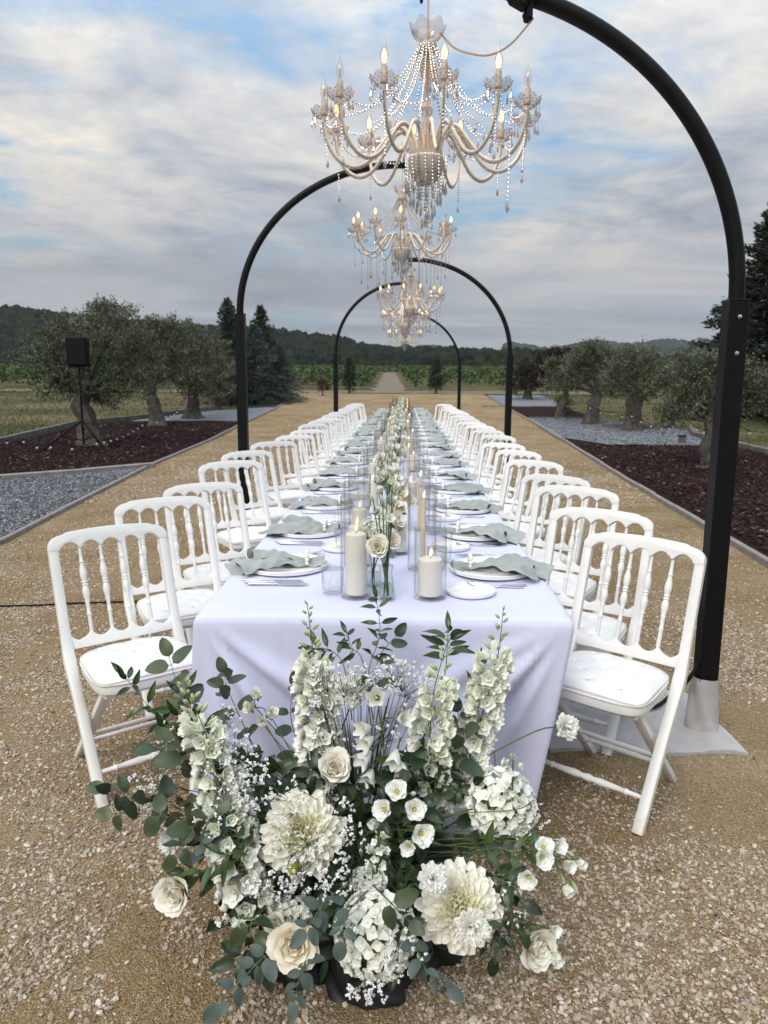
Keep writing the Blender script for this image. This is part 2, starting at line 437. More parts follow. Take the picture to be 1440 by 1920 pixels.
M = dict(
    white=mat('white_paint', (.70, .69, .655), .42, (.77, .762, .73), 5, bump=.06, bscale=160, objrand=.03, dusty=True),
    cushion=mat('white_leatherette', (.70, .69, .665), .36, (.74, .73, .705), 9, bump=.08, bscale=90, objrand=.02),
    button=mat('pearl_button', (.85, .84, .82), .2),
    cloth=mat('tablecloth_cotton', (.56, .57, .74), .85, (.60, .61, .78), 3, bump=.10, bscale=8, sheen=.15),
    porcelain=mat('glazed_porcelain', (.83, .82, .79), .18, (.78, .77, .74), 6, coat=.4, spec=.5),
    napkin=mat('sage_linen', (.275, .30, .29), .9, (.34, .365, .352), 22, bump=.18, bscale=350, sheen=.2, objrand=.06),
    pearl=mat('pearl', (.80, .78, .74), .18, spec=.7, coat=.5),
    steel=mat('polished_steel', (.62, .62, .63), .16, metal=1.),
    black=mat('black_powder_coat', (.0035, .0035, .004), .5, (.006, .006, .0065), 20, spec=.16),
    blackfab=mat('black_wrap', (.006, .007, .007), .5, (.016, .018, .018), 8, bump=.3, bscale=20),
    felt=mat('grey_felt', (.36, .34, .33), .95, (.43, .41, .40), 14, bump=.25, bscale=120),
    cable=mat('black_rubber', (.004, .004, .004), .6, spec=.15),
    goldcable=mat('twisted_textile_cable', (.38, .30, .23), .6),
    wax=mat('ivory_wax', (.83, .79, .70), .45, (.80, .75, .66), 8, transl=.12, coat=.1),
    wax2=mat('beige_wax', (.72, .62, .46), .45, (.70, .60, .43), 8, transl=.12),
    wick=mat('wick', (.02, .015, .01), .8),
    petal=mat('petal', (1, 1, 1), .62, (.96, .96, .955), 30, attr='Col', transl=.2, bump=.06, bscale=70, sheen=.1),
    stem=mat('stem_green', (.055, .105, .03), .55, (.09, .13, .04), 18),
    wood=mat('brown_twig', (.10, .055, .04), .7),
    euca=mat('eucalyptus_leaf', (.034, .060, .026), .45, (.062, .095, .048), 14, objrand=.4, transl=.12),
    silver=mat('silver_eucalyptus_leaf', (.058, .085, .070), .6, (.09, .122, .105), 12, objrand=.2, transl=.1),
    rusc=mat('ruscus_leaf', (.022, .052, .014), .35, (.038, .085, .022), 16, objrand=.45, transl=.1),
    dark=mat('dark_leaf', (.016, .034, .012), .4, (.03, .055, .02), 12, objrand=.5, transl=.08),
    brass=mat('candle_sleeve', (.50, .43, .35), .45, (.56, .49, .41), 20),
    ivory=mat('chandelier_arm', (.66, .58, .47), .3, (.74, .66, .55), 30, coat=.3),
    hubm=mat('chandelier_hub', (.58, .53, .46), .35, (.66, .60, .52), 12, metal=.1),
    hot=emis('filament_lit', (1, .62, .26), 40.),
    glow=emis('bulb_core', (1, .52, .16), 4.6),
    cold=mat('filament_unlit', (.55, .33, .15), .4),
    flame=emis('candle_flame', (1, .62, .20), 4.0),
    glass=glass('clear_glass', (.988, .988, .985), gain=.8, edge=.78),
    bulbglass=glass('bulb_glass', (.97, .95, .92), gain=1.2),
    crystal=glass('cut_crystal', (.72, .69, .67), 1.9, 2.4, .03, .05, (.8, .76, .72), .3),
    cupglass=glass('pressed_glass_cup', (.86, .80, .76), 1.7, 1.5, .08, .07, (.8, .66, .55), .40),
    water=glass('water', (.80, .88, .84), 1.33, 1.5),
    bark=mat('olive_bark', (.030, .026, .021), .95, (.095, .082, .067), 9, bump=1., bscale=16),
    olive=mat('olive_leaf', (1, 1, 1), .55, (.7, .7, .7), 3, attr='Col', transl=.15),
    concrete=mat('kerb_concrete', (.17, .155, .135), .9, (.25, .23, .205), 5, bump=.3, bscale=40),
    sleeper=mat('weathered_sleeper', (.07, .066, .056), .9, (.14, .13, .115), 4, bump=.5, bscale=30),
)


# ------------------------------------------------------------ ground and landscape
CREST_X = [-900, -300, 0, 100, 200, 350, 500, 620, 700, 900, 1050, 1150, 1250, 1330, 1500, 2300]
CREST_Y = [568, 575, 582, 590, 602, 614, 620, 634, 652, 659, 664, 671, 681, 685, 680, 665]


def terrain(X, Y):
    X = np.asarray(X, float); Y = np.asarray(Y, float)
    base = np.interp(Y, [20, 24, 38, 60, 150, 220, 260, 4000], [0, .1, .74, 1.3, 3.1, 3.8, 4.6, 150])
    px = 757 + F * X / np.maximum(Y, 40)
    zc = 1.49 + (712 - np.interp(px, CREST_X, CREST_Y)) * 520 / F - 6.5
    t = np.clip((Y - 235) / (520 - 235), 0, 1); t = t * t * (3 - 2 * t)
    near = base * (1 - t) + zc * t
    zf = 1.49 + (712 - (658 + 5 * np.sin(px / 70.) + 4 * np.sin(px / 23. + 1) + np.where(px < 950, 14, 0))) * 1900 / F
    d = np.clip((Y - 560) / 500, 0, 1); d = d * d * (3 - 2 * d)
    z = near * (1 - d) + (1.49 + 30) * d
    d2 = np.clip((Y - 1100) / 800, 0, 1); d2 = d2 * d2 * (3 - 2 * d2)
    return z * (1 - d2) + zf * d2


def ground_mat():
    m = bpy.data.materials.new('dry_meadow'); m.use_nodes = True; nt = m.node_tree; nt.nodes.clear(); n, l = nodes_of(nt)
    out = n('ShaderNodeOutputMaterial'); b = n('ShaderNodeBsdfPrincipled', Roughness=.95); b.inputs['Specular IOR Level'].default_value = .05
    ge = n('ShaderNodeNewGeometry'); mp = n('ShaderNodeMapping'); mp.inputs['Scale'].default_value = (.12, .32, .1); l(ge.outputs['Position'], mp.inputs[0])
    t = n('ShaderNodeTexNoise', Scale=1., Detail=6, Roughness=.65); l(mp.outputs[0], t.inputs['Vector'])
    r = n('ShaderNodeValToRGB'); l(t.outputs['Fac'], r.inputs[0]); e = r.color_ramp.elements
    e[0].position = .38; e[0].color = (.045, .062, .022, 1); e[1].position = .66; e[1].color = (.17, .13, .075, 1)
    q = e.new(.5); q.color = (.10, .09, .042, 1)
    t2 = n('ShaderNodeTexNoise', Scale=9., Detail=6, Roughness=.7); l(ge.outputs['Position'], t2.inputs['Vector'])
    r2 = n('ShaderNodeValToRGB'); l(t2.outputs['Fac'], r2.inputs[0]); e = r2.color_ramp.elements
    e[0].color = (.55, .55, .55, 1); e[1].color = (1.35, 1.35, 1.3, 1); e[0].position = .3; e[1].position = .7
    mx = n('ShaderNodeMix', data_type='RGBA', blend_type='MULTIPLY', i0=1.); l(r.outputs[0], mx.inputs[6]); l(r2.outputs[0], mx.inputs[7])
    # beyond the meadow the land is wooded
    sp = n('ShaderNodeSeparateXYZ'); l(ge.outputs['Position'], sp.inputs[0]); st = n('ShaderNodeMapRange'); l(sp.outputs[1], st.inputs[0]); st.inputs[1].default_value = 205; st.inputs[2].default_value = 215
    m2 = n('ShaderNodeMix', data_type='RGBA'); l(st.outputs[0], m2.inputs[0]); l(mx.outputs[2], m2.inputs[6]); m2.inputs[7].default_value = (.010, .015, .006, 1)
    bp = n('ShaderNodeBump', Strength=.6, Distance=.05); l(t2.outputs['Fac'], bp.inputs['Height']); l(bp.outputs[0], b.inputs['Normal'])
    l(m2.outputs[2], b.inputs['Base Color']); l(b.outputs[0], out.inputs[0]); return m


Ys = np.concatenate([np.arange(-30, 60, 2.), np.geomspace(60, 5000, 70)]); nx = 150
T = np.linspace(-1, 1, nx + 1); T = np.sign(T) * np.abs(T) ** 1.3
GX = T[None, :] * (60 + 1.15 * np.abs(Ys))[:, None]; GY = np.repeat(Ys[:, None], nx + 1, 1)
V = np.stack([GX, GY, terrain(GX, GY) - .02], -1).reshape(-1, 3); a = np.arange((len(Ys) - 1) * (nx + 1)).reshape(-1, nx + 1)[:, :-1].ravel()
tag(soup('ground', V, np.stack([a, a + 1, a + nx + 2, a + nx + 1], 1), ground_mat(), smooth=True), kind='structure')

# borders of the gravel alley, as points (Y, X)
LB = [(-30, -3.3), (2, -3.45), (6.66, -3.61), (9.02, -3.88), (13.0, -4.32), (23.3, -5.0), (29.5, -4.95), (36.1, -5.2), (39.7, -5.3)]
RB = [(-30, 2.5), (2, 2.75), (6.16, 3.07), (11.7, 3.45), (18.3, 4.0), (24.8, 4.25), (29.9, 4.15), (36.9, 4.1), (39.7, 4.1)]
lb = lambda Y: np.interp(Y, *zip(*LB)); rb = lambda Y: np.interp(Y, *zip(*RB))


def strip(name, Ya, Yb, fl, fr, dz, m, step=1., nx=6, kind='structure', parent=None, wob=0.):
    n = max(2, int((Yb - Ya) / step)); ys = np.linspace(Ya, Yb, n + 1); t = np.linspace(0, 1, nx + 1)
    L = np.array([fl(y) for y in ys]); Rr = np.array([fr(y) for y in ys])
    X = L[:, None] * (1 - t) + Rr[:, None] * t; Yg = np.repeat(ys[:, None], nx + 1, 1)
    Z = np.array([gz(y) for y in ys])[:, None] + dz + 0 * X
    if wob: Z = Z + wob * (fbm(X * 1.3, Yg * 1.3, 5) - .5) * np.minimum(1, np.minimum(X - L[:, None], Rr[:, None] - X) * 3)
    Vv = np.stack([X, Yg, Z], -1).reshape(-1, 3); a = np.arange(n * (nx + 1)).reshape(-1, nx + 1)[:, :-1].ravel()
    o = soup(name, Vv, np.stack([a, a + 1, a + nx + 2, a + nx + 1], 1), m, parent, smooth=True)
    if kind: tag(o, kind=kind)
    return o


def patch(X, Y):                        # 1 where loose stones lie, 0 where the sand is swept bare
    f = .62 * fbm(X * 1.6 + 3, Y * 1.6, 3) + .38 * fbm(X * 6, Y * 6, 9)
    return np.clip((f - .455) / .09, 0, 1)


def gravel_mat():
    m = bpy.data.materials.new('sandy_gravel'); m.use_nodes = True; nt = m.node_tree; nt.nodes.clear(); n, l = nodes_of(nt)
    out = n('ShaderNodeOutputMaterial'); b = n('ShaderNodeBsdfPrincipled', Roughness=.95); b.inputs['Specular IOR Level'].default_value = .15
    ge = n('ShaderNodeNewGeometry')
    def noi(s, d=6, r=.65):
        t = n('ShaderNodeTexNoise', Scale=s, Detail=d, Roughness=r); l(ge.outputs['Position'], t.inputs['Vector']); return t.outputs['Fac']
    def rmp(src, *pts):
        r = n('ShaderNodeValToRGB'); l(src, r.inputs[0]); e = r.color_ramp.elements
        e[0].position, e[1].position = pts[0][0], pts[-1][0]; e[0].color = (*pts[0][1], 1); e[1].color = (*pts[-1][1], 1)
        for p, c in pts[1:-1]: q = e.new(p); q.color = (*c, 1)
        return r.outputs[0]
    c = rmp(noi(1.1), (.35, (.255, .178, .085)), (.5, (.315, .232, .128)), (.66, (.385, .30, .19)))
    vo = n('ShaderNodeTexVoronoi', Scale=190.); l(ge.outputs['Position'], vo.inputs['Vector'])
    v2 = n('ShaderNodeTexVoronoi', Scale=480.); l(ge.outputs['Position'], v2.inputs['Vector'])
    sat = n('ShaderNodeSeparateColor'); l(vo.outputs['Color'], sat.inputs[0])
    g1 = rmp(sat.outputs[0], (.0, (.74, .72, .70)), (.6, (.96, .95, .94)), (1., (1.45, 1.42, 1.38)))
    s2 = n('ShaderNodeSeparateColor'); l(v2.outputs['Color'], s2.inputs[0]); g2 = rmp(s2.outputs[1], (0, (.66, .64, .62)), (.7, (1, 1, 1)), (1, (1.45, 1.42, 1.38)))
    def mul(a, b2):
        mx = n('ShaderNodeMix', data_type='RGBA', blend_type='MULTIPLY', i0=1.); l(a, mx.inputs[6]); l(b2, mx.inputs[7]); return mx.outputs[2]
    cc = mul(mul(c, g1), g2)
    # browner and darker towards the edge of each grain cell
    ed = rmp(vo.outputs['Distance'], (.0, (1.05, 1.05, 1.05)), (.55, (1, 1, 1)), (.9, (.78, .74, .7)))
    cc = mul(cc, ed)
    l(cc, b.inputs['Base Color'])
    h = n('ShaderNodeMath', operation='SUBTRACT'); l(noi(30.), h.inputs[0]); l(vo.outputs['Distance'], h.inputs[1])
    h2 = n('ShaderNodeMath', operation='MULTIPLY_ADD', i1=-.3); l(v2.outputs['Distance'], h2.inputs[0]); l(h.outputs[0], h2.inputs[2])
    bp = n('ShaderNodeBump', Strength=.9, Distance=.008); l(h2.outputs[0], bp.inputs['Height']); l(bp.outputs[0], b.inputs['Normal'])
    l(b.outputs[0], out.inputs[0]); return m


GRAV = gravel_mat()
strip('gravel_path', -30, 39.7, lb, rb, .0, GRAV, .5, 40)
track = lambda y: -.69 - (y - 38.6) * .0195
strip('dirt_track', 39.7, 130, lambda y: track(y) - .95 - .25 * math.sin(y), lambda y: track(y) + .95 + .2 * math.sin(y * 1.7), .03, mat('track_earth', (.13, .10, .062), .95, (.19, .15, .10), 2, bump=.5, bscale=10, coord='World'), 2.)
strip('verge', 39.7, 43.5, lambda y: -26, lambda y: 22, .012, mat('verge_earth', (.10, .085, .05), .95, (.17, .14, .085), 1.5, coord='World', bump=.5, bscale=12), 1., 8)

# loose stones on the alley
def stone_meshes(n, flat=.62, seed=1):
    out = []; r2 = np.random.default_rng(seed)
    for i in range(n):
        vs, fs = ICO[2] if i % 3 == 0 else ICO[1]
        v = np.array(vs); pl = r2.normal(size=(9, 3)); pl /= np.linalg.norm(pl, axis=1)[:, None]
        for p in pl:
            d = v @ p; cut = r2.uniform(.52, .85); v = v - np.maximum(d - cut, 0)[:, None] * p
        v = v * (1 + r2.normal(size=(len(v), 1)) * .05) * [r2.uniform(.85, 1.25), r2.uniform(.7, 1), flat * r2.uniform(.7, 1.1)]
        me = bpy.data.meshes.new('stone'); me.from_pydata(v.tolist(), [], fs); me.materials.append(STONE); me.update(); out.append(me)
    return out


def stone_mat(name, cols):
    m = bpy.data.materials.new(name); m.use_nodes = True; nt = m.node_tree; nt.nodes.clear(); n, l = nodes_of(nt)
    out = n('ShaderNodeOutputMaterial'); b = n('ShaderNodeBsdfPrincipled', Roughness=.9); b.inputs['Specular IOR Level'].default_value = .2
    oi = n('ShaderNodeObjectInfo'); r = n('ShaderNodeValToRGB'); l(oi.outputs['Random'], r.inputs[0]); e = r.color_ramp.elements
    e[0].color = (*cols[0][1], 1); e[1].color = (*cols[-1][1], 1); e[0].position = cols[0][0]; e[1].position = cols[-1][0]
    for p, c in cols[1:-1]: q = e.new(p); q.color = (*c, 1)
    ge = n('ShaderNodeNewGeometry'); t = n('ShaderNodeTexNoise', Scale=160., Detail=5); l(ge.outputs['Position'], t.inputs['Vector'])
    r2 = n('ShaderNodeValToRGB'); l(t.outputs['Fac'], r2.inputs[0]); e = r2.color_ramp.elements; e[0].color = (.72, .7, .68, 1); e[1].color = (1.2, 1.2, 1.2, 1); e[0].position = .3; e[1].position = .7
    mx = n('ShaderNodeMix', data_type='RGBA', blend_type='MULTIPLY', i0=1.); l(r.outputs[0], mx.inputs[6]); l(r2.outputs[0], mx.inputs[7])
    l(mx.outputs[2], b.inputs['Base Color'])
    bp = n('ShaderNodeBump', Strength=.35, Distance=.003); l(t.outputs['Fac'], bp.inputs['Height']); l(bp.outputs[0], b.inputs['Normal'])
    l(b.outputs[0], out.inputs[0]); return m


STONE = stone_mat('limestone_chip', [(0, (.22, .155, .10)), (.2, (.28, .215, .15)), (.55, (.37, .30, .225)), (.86, (.48, .41, .325)), (.97, (.62, .56, .48)), (1, (.16, .15, .15))])
SM = stone_meshes(9)


def stones(nn, Ya, Yb, smin, smax, dens_pow, thr, rg, wide=.68):
    t = rg.random(nn); Y = Ya * (Yb / Ya) ** t          # denser near the lens
    X = CAM.x + rg.uniform(-1, 1, nn) * (wide * Y + .35)
    k = (X > lb(Y) + .05) & (X < rb(Y) - .05)
    p = patch(X, Y); k &= rg.random(nn) < thr + (1 - thr) * p ** dens_pow
    X, Y = X[k], Y[k]; s = smin * (smax / smin) ** (rg.random(len(X)) ** 1.6)
    Z = np.interp(Y, [20, 24, 38], [0, .1, .74]) + s * rg.uniform(-.05, .45, len(X))
    sc_ = np.stack([s, s, s], 1) * rg.uniform(.8, 1.2, (len(X), 3)); ro = np.stack([rg.normal(0, .35, len(X)), rg.normal(0, .35, len(X)), rg.uniform(0, 6.28, len(X))], 1)
    return np.stack([X, Y, Z], 1), sc_, ro, rg.integers(0, 9, len(X))


rs = np.random.default_rng(5)
packs = [stones(82000, 1.05, 4.8, .0048, .0108, 1.2, .04, rs), stones(110000, 1.05, 4.2, .0014, .0038, .5, .5, rs), stones(170000, 3.4, 16, .0055, .0115, 1., .25, rs), stones(60000, 9, 38, .010, .022, 1., .4, rs, .45), stones(1400, 1.1, 9, .010, .0145, .5, .12, rs)]
scatter('loose_gravel', *[np.concatenate([p[i] for p in packs]) for i in range(4)], SM, 'loose beige limestone chips strewn over the sandy alley', 'gravel')

# planting beds beside the alley
mulch = mat('red_brown_mulch', (.011, .0045, .004), .95, (.034, .015, .012), 26, spec=.08, bump=1., bscale=45, contrast=(.36, .7), coord='World')
greyg = mat('grey_chippings', (.05, .053, .06), .9, (.17, .175, .19), 30, bump=1., bscale=40, contrast=(.3, .7), coord='World', detail=8)
whiteg = mat('pale_chippings', (.11, .12, .135), .9, (.20, .212, .232), 26, bump=.8, bscale=40, coord='World', detail=8)
ledge = lambda y: float(np.interp(y, [10.98, 12.78], [-5.92, -4.1]))
slp = lambda y: float(np.interp(y, [13, 16.74, 19.1, 22.5, 24.48, 26.8, 28.6, 30], [-8.2, -8.98, -9.42, -9.79, -8.89, -8.0, -7.1, -5.4]))
strip('grey_gravel_bed', 0, 12.8, lambda y: min(-9. if y < 9.2 else float(np.interp(y, [9.2, 12.8], [-9, -4.15])), lb(y) - .1), lambda y: lb(y) - .04, .005, greyg, .4, 10)
strip('mulch_bed', 9.3, 24.4, lambda y: slp(y) if y > 13 else -9.2 + (y - 9.3) * .25, lambda y: (lb(y) - .05) if y > 12.8 else float(np.interp(y, [9.3, 12.8], [-8.75, -4.2])), .03, mulch, .35, 24, wob=.12)
strip('pale_gravel_bed', 24.4, 30, lambda y: slp(y) + .1, lambda y: lb(y) - .05, .02, whiteg, .5, 6)
rsl = lambda y: float(np.interp(y, [0, 12, 15.6, 20.56, 22, 25.5, 29, 33], [6.4, 7.0, 7.49, 7.85, 8.3, 6.9, 6.5, 6.6]))
strip('mulch_bed', 0, 17.6, lambda y: rb(y) + .05, lambda y: rsl(y), .03, mulch, .35, 24, wob=.12)
strip('pale_gravel_bed', 17.6, 26., lambda y: rb(y) + .05 + max(0, (20 - y)) * .35, lambda y: rsl(y) - .02, .045, whiteg, .4, 8)
strip('mulch_bed', 17.6, 20.2, lambda y: rb(y) + .05, lambda y: rb(y) + .06 + max(0, (20 - y)) * .35, .04, mulch, .4, 4)
strip('mulch_bed', 26., 31, lambda y: rb(y) + .05, lambda y: rsl(y), .035, mulch, .5, 6, wob=.1)
strip('pale_gravel_bed', 31., 38, lambda y: rb(y) + .1, lambda y: 6.8, .03, whiteg, .8, 6)

# chips of bark and chippings that stand proud of the beds
def bed_scatter(name, n, Ya, Yb, fl, fr, dz, s0, s1, m, label, cat, flat=.5):
    global STONE
    keep = STONE; STONE = m; ms = stone_meshes(4, flat, 3); STONE = keep
    Y = Ya + (Yb - Ya) * rs.random(n) ** 1.3; L = np.array([fl(y) for y in Y]); Rr = np.array([fr(y) for y in Y]); X = L + (Rr - L) * rs.random(n)
    s = rs.uniform(s0, s1, n); g = np.array([gz(y) for y in Y])
    scatter(name, np.stack([X, Y, g + dz + s * .2], 1), np.stack([s * 1.3, s * .8, s], 1), rs.uniform(-.5, .5, (n, 3)) + np.stack([0 * s, 0 * s, rs.uniform(0, 6.28, n)], 1), rs.integers(0, 4, n), ms, label, cat)


bark_m = stone_mat('bark_chip', [(0, (.010, .004, .0035)), (.6, (.028, .012, .010)), (.95, (.055, .028, .022)), (1, (.22, .18, .16))])
chip_m = stone_mat('grey_chip', [(0, (.05, .053, .06)), (.5, (.13, .135, .15)), (1, (.34, .345, .36))])
pale_m = stone_mat('pale_chip', [(0, (.09, .098, .11)), (.5, (.16, .17, .19)), (1, (.34, .35, .37))])
bed_scatter('bark_chips', 16000, 9.4, 24, lambda y: (slp(y) if y > 13 else -9.2 + (y - 9.3) * .25) + .2, lambda y: (lb(y) - .12) if y > 12.8 else float(np.interp(y, [9.3, 12.8], [-8.75, -4.3])), .05, .012, .034, bark_m, 'dark red brown bark chips on the left planting bed', 'bark mulch', .35)
bed_scatter('bark_chips', 20000, 4, 17.5, lambda y: rb(y) + .12, lambda y: rsl(y) - .1, .05, .012, .034, bark_m, 'dark red brown bark chips on the right planting bed', 'bark mulch', .35)
bed_scatter('grey_chippings', 26000, 5.5, 12.6, lambda y: max(-.62 * y - .8, -8.8 if y < 9.3 else float(np.interp(y, [9.3, 12.8], [-8.8, -4.2]))), lambda y: lb(y) - .08, .012, .008, .02, chip_m, 'grey stone chippings filling the wedge bed left of the alley', 'chippings')
bed_scatter('pale_chippings', 5000, 17.7, 25.8, lambda y: rb(y) + .15 + max(0, (20 - y)) * .35, lambda y: rsl(y) - .1, .05, .012, .03, pale_m, 'pale blue grey chippings around the olive trees on the right', 'chippings')


# kerbs: each length of edging is a piece
def kerb(name, label, pts, seg, w, h, m, cat='kerb', piece='edging_length', jit=.004):
    t = thing(name, label, cat, (pts[0][0], pts[0][1], gz(pts[0][1])))
    P = [Vector((x, y, gz(y))) for x, y in pts]; org = P[0]
    out = []
    for a, b in zip(P, P[1:]):
        k = max(1, round((b - a).length / seg))
        for i in range(k): out.append((a.lerp(b, i / k), a.lerp(b, (i + 1) / k)))
    me = MB().box((0, 0, 0), (1, 1, 1)).mesh(piece, m, False)
    mb = {}
    for a, b in out:
        d = b - a; L = d.length - .006; key = round(L, 2)
        if key not in mb: mb[key] = MB().box((0, 0, h / 2 - .06), (w, key, h + .12), bev=.006).mesh(piece, m, False)
        o = link(piece, mb[key], t); c = (a + b) / 2 - org
        o.location = (c.x + random.uniform(-jit, jit), c.y, c.z + random.uniform(-jit, jit)); o.rotation_euler = (math.atan2(d.z, Vector((d.x, d.y)).length), random.uniform(-.02, .02), -math.atan2(d.x, d.y))
    return t


kerb('path_edging', 'thin concrete edging along the left side of the gravel alley', [(lb(y), y) for y in (-2, 2, 6.66, 9.02, 13, 18, 23.3, 29.5, 36, 39)], 1.0, .055, .045, M['concrete'])
kerb('path_edging', 'thin concrete edging along the right side of the gravel alley', [(rb(y), y) for y in (-2, 2, 6.16, 11.7, 18.3, 24.8, 29.9, 36.9)], 1.0, .06, .055, M['concrete'])
kerb('bed_edging', 'concrete edging between the left mulch bed and the grey gravel wedge', [(-9.2, 9.0), (-5.92, 10.98), (-5.02, 11.8), (-4.2, 12.75)], 1.0, .16, .08, M['concrete'])
kerb('sleeper_edging', 'weathered sleeper edging behind the left mulch bed', [(-8.2, 13), (-8.98, 16.74), (-9.42, 19.1), (-9.79, 22.5), (-8.89, 24.48), (-8.01, 26.8), (-7.13, 28.62)], 1.3, .14, .17, M['sleeper'], piece='sleeper')
kerb('sleeper_edging', 'grey stone edging behind the right mulch bed', [(7.0, 12), (7.49, 15.6), (7.85, 20.56), (8.3, 22)], .8, .16, .15, M['sleeper'], piece='edging_block')
kerb('sleeper_edging', 'short low sleeper box beside the right olive trunks', [(6.0, 23.0), (7.6, 22.4), (8.3, 23.6)], .8, .12, .16, M['sleeper'], piece='sleeper')
kerb('bed_edging', 'edging between pale chippings and far mulch on the right', [(4.3, 26), (6.8, 26)], .8, .1, .08, M['sleeper'])
kerb('path_edging', 'low step edging before the far flower bed on the right', [(3.2, 31.2), (6.6, 31.0)], .8, .1, .08, M['concrete'])


# ------------------------------------------------------------ vineyard, meadow grass and far woods
vg = np.random.default_rng(11)
vm = mat('vine_leaf', (1, 1, 1), .6, (.75, .75, .75), 2, attr='Col', transl=.2)


def colours(n, cs, rg, k=4, j=.18):
    c = np.array(cs)[rg.integers(0, len(cs), n)] * rg.uniform(1 - j, 1 + j, (n, 1)); return np.repeat(c, k, 0)


n = 80000
t = vg.random(n); Y = 46 * (205 / 46) ** t; side = np.where(vg.random(n) < .55, -1, 1)
row = np.floor(vg.random(n) * (.62 * Y - 1.0) / 1.7)
X = np.array([track(y) for y in Y]) + side * (np.where(Y > 120, .6, 1.8) + row * 1.7) + vg.normal(0, .22, n)
Z = terrain(X, Y) + .15 + 1.0 * vg.random(n) ** .7
sz = .075 + .0016 * Y
Vv, Ff = leaf_cloud(np.stack([X, Y, Z], 1), vg.normal(size=(n, 3)), sz * 1.5 * vg.uniform(.7, 1.3, n), sz * 1.2, vg)
tag(soup('vineyard', Vv, Ff, vm, colr=colours(n, [(.050, .088, .014), (.068, .115, .02), (.034, .062, .012)], vg)), 'rows of green vines in leaf either side of the dirt track', 'vineyard', None, 'stuff')
n = 26000                                # unmown grass of the meadow
Y = 14 * (46 / 14) ** vg.random(n); X = np.where(vg.random(n) < .6, -1, 1) * (6.5 + vg.random(n) * (.62 * Y - 2)); k = ((X < np.array([slp(y) for y in Y]) - .25) | (X > np.array([rsl(y) for y in Y]) + .3)) & ((X < -5.8) | (X > 7)); X, Y = X[k], Y[k]; n = len(X)
hh = .05 + .06 * vg.random(n); P = np.stack([X, Y, terrain(X, Y) + hh * .4], 1); D = vg.normal(0, .35, (n, 3)); D[:, 2] = 1
Vv, Ff = leaf_cloud(P, D, hh, .012 + .001 * Y, vg)
tag(soup('meadow_grass', Vv, Ff, vm, colr=colours(n, [(.07, .085, .03), (.15, .125, .06), (.05, .07, .022), (.18, .145, .085)], vg)), 'short dry grass of the meadow beyond the beds', 'grass', None, 'stuff')

forest_m = []
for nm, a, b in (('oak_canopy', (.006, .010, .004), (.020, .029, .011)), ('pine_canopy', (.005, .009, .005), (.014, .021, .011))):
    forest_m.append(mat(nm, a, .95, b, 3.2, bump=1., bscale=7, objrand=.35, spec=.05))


def crown_mesh(seed, m, conifer=False):
    r2 = np.random.default_rng(seed); vs, fs = ICO[3]; v = np.array(vs)
    lob = r2.normal(size=(14, 3)); lob /= np.linalg.norm(lob, axis=1)[:, None]
    d = (v @ lob.T).max(1); rr = .68 + .34 * np.clip((d - .72) / .28, 0, 1) + r2.normal(0, .035, len(v))
    v = v * rr[:, None]; v[:, 2] *= 1.35 if conifer else .95; v[:, 2] += .55
    me = bpy.data.meshes.new('canopy'); me.from_pydata(v.tolist(), [], fs); me.materials.append(m)
    me.polygons.foreach_set('use_smooth', [False] * len(fs)); me.update(); return me


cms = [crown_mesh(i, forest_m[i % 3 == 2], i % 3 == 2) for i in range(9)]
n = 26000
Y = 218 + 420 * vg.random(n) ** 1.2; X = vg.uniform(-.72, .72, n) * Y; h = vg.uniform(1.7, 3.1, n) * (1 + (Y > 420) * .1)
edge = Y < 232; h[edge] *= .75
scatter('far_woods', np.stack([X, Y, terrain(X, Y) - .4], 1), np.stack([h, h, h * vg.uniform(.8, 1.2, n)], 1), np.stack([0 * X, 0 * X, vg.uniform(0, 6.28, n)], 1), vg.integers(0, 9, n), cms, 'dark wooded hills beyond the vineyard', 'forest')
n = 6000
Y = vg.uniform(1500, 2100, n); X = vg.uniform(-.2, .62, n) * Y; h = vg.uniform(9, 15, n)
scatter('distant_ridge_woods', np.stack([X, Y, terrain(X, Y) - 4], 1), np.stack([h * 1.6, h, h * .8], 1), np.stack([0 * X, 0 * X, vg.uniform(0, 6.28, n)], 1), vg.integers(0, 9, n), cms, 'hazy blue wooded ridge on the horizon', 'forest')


# ------------------------------------------------------------ trees
OLV = [(.080, .098, .044), (.112, .130, .066), (.050, .064, .028), (.15, .165, .10)]


